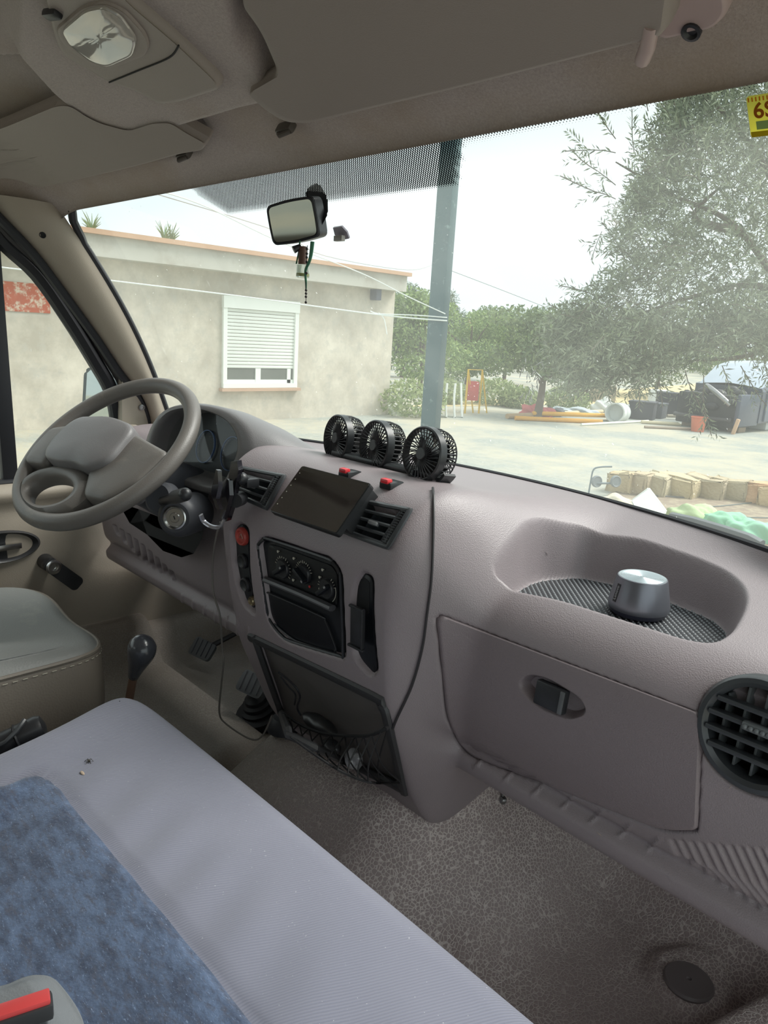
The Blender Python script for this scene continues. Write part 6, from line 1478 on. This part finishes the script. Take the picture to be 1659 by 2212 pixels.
pole(1255, 920, 1400, 912, .028, rgb(222, 226, 216), 'white_pipe', 'thin white pipe across the front of the scrap', 'pipe')
pole(1385, 915, 1470, 920, .04, rgb(200, 190, 160), 'plank', 'short pale plank by the wooden frame', 'plank')
pole(1392, 925, 1500, 930, .03, rgb(150, 136, 120), 'plank', 'thin brown batten before the orange bucket', 'plank')
pole(1440, 906, 1500, 908, .04, rgb(170, 160, 140), 'plank', 'batten resting against the orange bucket', 'plank', .05)
def blob(name, u, v, s, col_, lab, cat, seed=0, rough=.7, amp=.25, dz=0):
    p = at(u, v) + Vector((0, 0, dz)); bm = NB(); bmesh.ops.create_icosphere(bm, subdivisions=4, radius=1.0); r_ = random.Random(seed); ph_ = [r_.uniform(0, 6) for _ in range(6)]
    for q in bm.verts:
        x, y, z = q.co; k = 1 + amp * (math.sin(3 * x + ph_[0]) * math.sin(4 * y + ph_[1]) + .5 * math.sin(8 * x + 5 * z + ph_[2]) + .35 * math.sin(13 * y + 9 * x + ph_[3])); q.co = Vector((x * s[0] * k, y * s[1] * k, (max(z, -.4) + .4) * s[2] * k))
    bmesh.ops.rotate(bm, verts=bm.verts, cent=(0, 0, 0), matrix=Matrix.Rotation(.8, 3, 'Z')); bmesh.ops.translate(bm, verts=bm.verts, vec=p); return setp(obj(name, bm, mk(name + '_col', col_, rough, .1, 8), base=p, ang=60), lab, cat)
blob('plastic_bag', 1160, 900, (.35, .2, .18), rgb(206, 110, 110), 'pink plastic bag on the weathered plank', 'bag', 1)
blob('plastic_bag', 1195, 898, (.25, .2, .12), rgb(70, 74, 80), 'dark bag next to the pink one', 'bag', 2)
blob('tarpaulin', 1240, 893, (.6, .3, .10), rgb(170, 180, 186), 'grey folded tarpaulin behind the yellow beams', 'tarpaulin', 3)
blob('white_sack', 1305, 890, (.35, .22, .22), rgb(225, 226, 222), 'white sack beside the white drum', 'sack', 4)
p = at(1325, 912); bm = NB(); q = p + Vector((0, 0, .22)); m = frame(q, Vector((.25, -.95, .05))); lathe(bm, [(.20, 0), (.22, .0), (.22, -.6), (.20, -.6)], m, 32, cap0=False, cap1=False); lathe(bm, [(.2, 0), (.2, -.3), (.0001, -.3)], m, 24, cap0=False, cap1=False)
for k in (0, -.3, -.58): lathe(bm, [(.22, k), (.232, k - .005), (.22, k - .02)], m, 32, cap0=False, cap1=False)
setp(obj('white_drum', bm, mk('white_drum_col', rgb(222, 226, 224), .5), base=p), 'white drum lying on its side with its mouth open', 'drum')
def crate(u, v, s, col_, lab, rz):
    p = at(u, v); t = thing('crate', p, lab, 'crate', 'dark crates by the car'); m = Matrix.Translation(p) @ Matrix.Rotation(rz, 4, 'Z'); mm = mk('crate_black', col_, .6, .1, 6)
    bm = NB(); box(bm, (0, 0, s[2] / 2), s, m, .02); obj('body', bm, mm, t)
    bm = NB(); box(bm, (0, 0, s[2]), (s[0] * 1.06, s[1] * 1.06, .05), m, .015); obj('rim', bm, mm, t)
crate(1385, 905, (.6, .5, .42), rgb(58, 62, 70), 'black crate left of the car front', .3); crate(1412, 902, (.5, .5, .36), rgb(70, 76, 84), 'dark grey crate touching the car front', .2); crate(1436, 898, (.55, .5, .60), rgb(50, 54, 62), 'taller dark crate behind the orange bucket', .5)
p = at(1420, 878); bm = NB(); cyl(bm, p + Vector((0, 0, .42)), p + Vector((0, 0, .50)), .33, .31, 28); lathe(bm, [(.30, 0), (.32, .4)], Matrix.Translation(p), 24); setp(obj('white_lid_tub', bm, WHITE, base=p), 'tub with a round white lid among the crates', 'tub')
bx('stone_block', 1300, 868, (.8, .5, .5), .5, rgb(170, 160, 140), 'pale stone block in front of the straw field', 'block')
p = at(1506, 932); bk_ = thing('orange_bucket', p, 'orange bucket standing before the dark car', 'bucket'); bm = NB(); lathe(bm, [(.13, 0), (.165, .32), (.155, .32), (.125, .02)], Matrix.Translation(p), 30, cap1=False); lathe(bm, [(.168, .30), (.175, .31), (.168, .325)], Matrix.Translation(p), 30, cap0=False, cap1=False); obj('body', bm, mk('orange_plastic', rgb(206, 116, 86), .5), bk_)
bm = NB(); tube(bm, [p + Vector((.165 * math.cos(a), .165 * math.sin(a) * .3 - .12, .30 - .06 * math.sin(a))) for a in np.linspace(0, math.pi, 12)], .004, 6); obj('handle', bm, STEEL, bk_)
p = at(1583, 938); bm = NB(); box(bm, (0, 0, .17), (.07, .07, .34), Matrix.Translation(p) @ Matrix.Rotation(.2, 4, 'Y'), .008); setp(obj('timber_stub', bm, mk('pale_timber', rgb(204, 170, 140), .8), base=p), 'pale timber stub propping up the car', 'timber')
p = at(1605, 928); bm = NB(); box(bm, (0, 0, .09), (.4, .3, .18), Matrix.Translation(p + Vector((.1, .7, 0))), .02); setp(obj('white_canister', bm, WHITE, base=p), 'white canister lying under the car door', 'canister')
# stone edging
stones = [(1345, 1062, .30), (1378, 1066, .30), (1415, 1068, .32), (1462, 1070, .44), (1523, 1072, .46), (1575, 1076, .42), (1625, 1084, .42), (1680, 1095, .42)]
names_ = ['small tan edging stone beside the hand truck', 'second edging stone counted from the hand truck', 'squarish edging stone with a cracked face', 'long pale brown edging stone', 'largest weathered edging stone', 'flat topped edging stone with a dark split', 'orange tinted edging stone', 'edging stone at the edge of the picture']
for i_, (u, v, w_) in enumerate(stones):
    p = at(u, v); bm = NB(); box(bm, (0, 0, .11), (w_, .30, .26), I4, .03, 3); r_ = random.Random(i_); bmesh.ops.subdivide_edges(bm, edges=list(bm.edges), cuts=1, use_grid_fill=True)
    for q in bm.verts: q.co += Vector((r_.gauss(0, .008), r_.gauss(0, .008), r_.gauss(0, .008) + (.02 * math.sin(q.co.x * 9 + i_))))
    bmesh.ops.transform(bm, verts=bm.verts, matrix=Matrix.Translation(p) @ Matrix.Rotation(.02 * i_ + .02, 4, 'Z'))
    setp(obj('edging_stone', bm, mk('edging_stone_col', [rgb(190, 172, 138), rgb(182, 166, 138), rgb(188, 176, 148), rgb(196, 180, 146), rgb(182, 168, 142), rgb(178, 164, 136), rgb(206, 168, 130), rgb(200, 176, 140)][i_], .9, .15, 9, ('noise', 30, .6, .02)), base=p, ang=25), names_[i_], 'stone', 'stones edging the soil bed')
# hand truck with two wheels
p = at(1310, 1075); ht = thing('hand_truck', p, 'grey two-wheeled hand truck lying beside the stone edging', 'hand truck'); DG = mk('slate_tube', rgb(110, 124, 130), .5)
a_ = at(1278, 1070); dpt = (R.transposed() @ a_).z
bm = NB(); tube(bm, catmull([near(1270, 1075, dpt), near(1276, 1040, dpt), near(1282, 1015, dpt), near(1296, 1009, dpt), near(1322, 1008, dpt)], 5), .010, 8); obj('frame', bm, DG, ht)
for u, v in ((1289, 1040), (1330, 1040)):
    c = near(u, v, dpt); n = Vector((-.2, -.9, 0)).normalized(); n = Vector((.85, -.35, .1)).normalized(); bm = NB(); lathe(bm, [(.060, -.02), (.068, -.015), (.070, 0), (.068, .015), (.060, .02), (.05, .012), (.0001, .012)], frame(c, n), 30); obj('wheel', bm, mk('grey_wheel', rgb(126, 134, 138), .6), ht)
bm = NB(); cyl(bm, near(1289, 1044, dpt), near(1330, 1044, dpt), .012, .012, 10); obj('axle', bm, DG, ht)
blob('dust_pile', 1300, 1092, (.16, .12, .03), rgb(150, 152, 140), 'grey dusty pile under the hand truck', 'pile', 6, .9, .35)
blob('pale_sack', 1330, 1105, (.22, .14, .12), rgb(214, 206, 186), 'pale sack between hand truck and grey panel', 'sack', 7, .8, .12)
p = at(1400, 1100); bm = NB(); d0 = (R.transposed() @ p).z * .93; A = [near(1362, 1082, d0), near(1400, 1054, d0), near(1441, 1108, d0 * .98), near(1392, 1140, d0 * .95)]; fa = [bm.verts.new(q) for q in A]; fb = [bm.verts.new(q + Vector((-.03, .08, 0))) for q in A]; bm.faces.new(fa); bm.faces.new(fb[::-1])
for i in range(4): bm.faces.new((fa[i], fa[(i + 1) % 4], fb[(i + 1) % 4], fb[i]))
bmesh.ops.bevel(bm, geom=list(bm.edges), offset=.012, segments=2, affect='EDGES'); setp(obj('grey_box', bm, mk('pale_grey_box', rgb(206, 210, 204), .6), base=A[3]), 'pale grey plastic box tilted behind the dashboard edge', 'box')
def cloth(u, v, s, col_, lab, seed): return blob('cloth', u, v, s, col_, lab, 'cloth', seed, .75, .16)
cloth(1490, 1128, (.26, .17, .13), rgb(186, 206, 158), 'crumpled yellow green cloth in a folded heap', 11)
cloth(1560, 1142, (.22, .15, .12), rgb(146, 200, 168), 'mint green cloth, first one past the yellow green heap', 12)
cloth(1625, 1165, (.26, .2, .13), rgb(150, 206, 174), 'mint green cloth at the corner of the windscreen', 13)
for i_, (u0, v0, um, vm, u1, v1) in enumerate(((1480, 1098, 1560, 1096, 1670, 1082), (1500, 1120, 1600, 1121, 1680, 1122))):
    bm = NB(); tube(bm, catmull([at(u0, v0) + Vector((0, 0, .012)), at(um, vm) + Vector((0, 0, .014)), at(u1, v1) + Vector((0, 0, .012))], 6), .010, 6); setp(obj('hose', bm, mk('hose_dark', rgb(96, 104, 100), .7), base=at(u0, v0)), ['dark irrigation hose curving over the soil, nearer the stones', 'straight dark irrigation hose, nearer the van'][i_], 'hose')
for k in range(3):
    bm = NB(); a, b = at(1410 + k * 3, 1060 + k * 7), at(1470 + k * 6, 1062 + k * 8); tube(bm, [a + Vector((0, 0, .015)), b + Vector((0, 0, .015))], .012, 6); setp(obj('iron_bar', bm, mk('iron_bar_col', rgb(110, 108, 106), .6), base=a), ['iron bar lying nearest the stones', 'iron bar lying between two others', 'iron bar lying nearest the pale grey box'][k], 'bar', 'iron bars on the soil')
# wiper and grille outside at the foot of the windscreen
bm = NB(); P = [GS.hit(u, v)[0] + Vector((0, .035, .0)) for u, v in ((1430, 1121), (1480, 1132), (1540, 1150), (1600, 1170), (1625, 1184))]; tube(bm, P, .009, 8, flat=.8); setp(obj('windscreen_wiper', bm, mk('wiper_grey', rgb(96, 102, 106), .5), base=P[0]), 'grey windscreen wiper arm resting outside along the glass foot', 'wiper')
a = ony(1625, 1188, 1.12); gr_ = thing('scuttle_grille', a, 'black ribbed air intake grille outside below the windscreen corner', 'grille')
bm = NB(); n_ = 0
for k in range(22): box(bm, (-.25 + k * .022, 1.15 - .0006 * k * k, -.285), (.010, .12, .012), bev=.002)
box(bm, (-.02, 1.13, -.293), (.56, .14, .006)); obj('grille_bars', bm, BLACKPL, gr_)
# outside door mirror
q = [onx(u, v, -2.10) for u, v in ((172, 900), (177, 800), (190, 791), (236, 794), (252, 812), (258, 960), (168, 960))]
dm = thing('door_mirror', sum(q, Vector()) / 7, 'large dark framed door mirror outside the driver window', 'door mirror')
n_ = Vector((.42, -.90, .05)).normalized()
c = onx(213, 885, -2.10); ex = (Vector((.9, .42, 0))).normalized(); Wd = (onx(256, 880, -2.06) - onx(168, 880, -2.16)).length
def plm(u, v, d=0): dd = ray(u, v); t = (c.dot(n_) + d) / dd.dot(n_); return dd * t
for nm, P, mat, d, th_ in (('mirror_housing', [(166, 985), (176, 802), (190, 790), (232, 793), (250, 806), (262, 860), (262, 985)], mk('mirror_housing_grey', rgb(86, 96, 98), .45), 0, .05), ('mirror_glass', [(178, 985), (188, 806), (196, 799), (230, 801), (242, 814), (250, 870), (250, 985)], MIRROR, .004, .003)):
    A = [plm(u, v, d) for u, v in P]; bm = NB(); fa = [bm.verts.new(q) for q in A]; fb = [bm.verts.new(q - n_ * th_) for q in A]; bm.faces.new(fa); bm.faces.new(fb[::-1])
    for i in range(len(A)): bm.faces.new((fa[i], fa[(i + 1) % len(A)], fb[(i + 1) % len(A)], fb[i]))
    if nm == 'mirror_housing': bmesh.ops.bevel(bm, geom=list(bm.edges), offset=.01, segments=3, affect='EDGES', clamp_overlap=True)
    obj(nm, bm, mat, dm, ang=30)
bm = NB(); box(bm, (0, 0, 0), (.12, .04, .05), Matrix.Translation((-2.02, 1.0, -.30)), .01); obj('mirror_arm', bm, BLACKPL, dm)

# pale splash dried on the glass
bm = NB(); r_ = random.Random(3)
for k in range(34):
    u, v = 1150 + r_.gauss(0, 12), 822 + r_.gauss(0, 22); p, n = GS.hit(u, v); q = GS.hit(u + r_.gauss(0, 5), v + r_.uniform(4, 20))[0]; tube(bm, [p + n * .0008, (p + q) / 2 + n * .0012, q + n * .0008], [.0003, .0011, .0003], 4)
setp(obj('splash_mark', bm, mk('pale_splash', rgb(226, 232, 226), .8)), 'pale dried splash on the windscreen in front of the trees', 'splash', None, 'stuff')
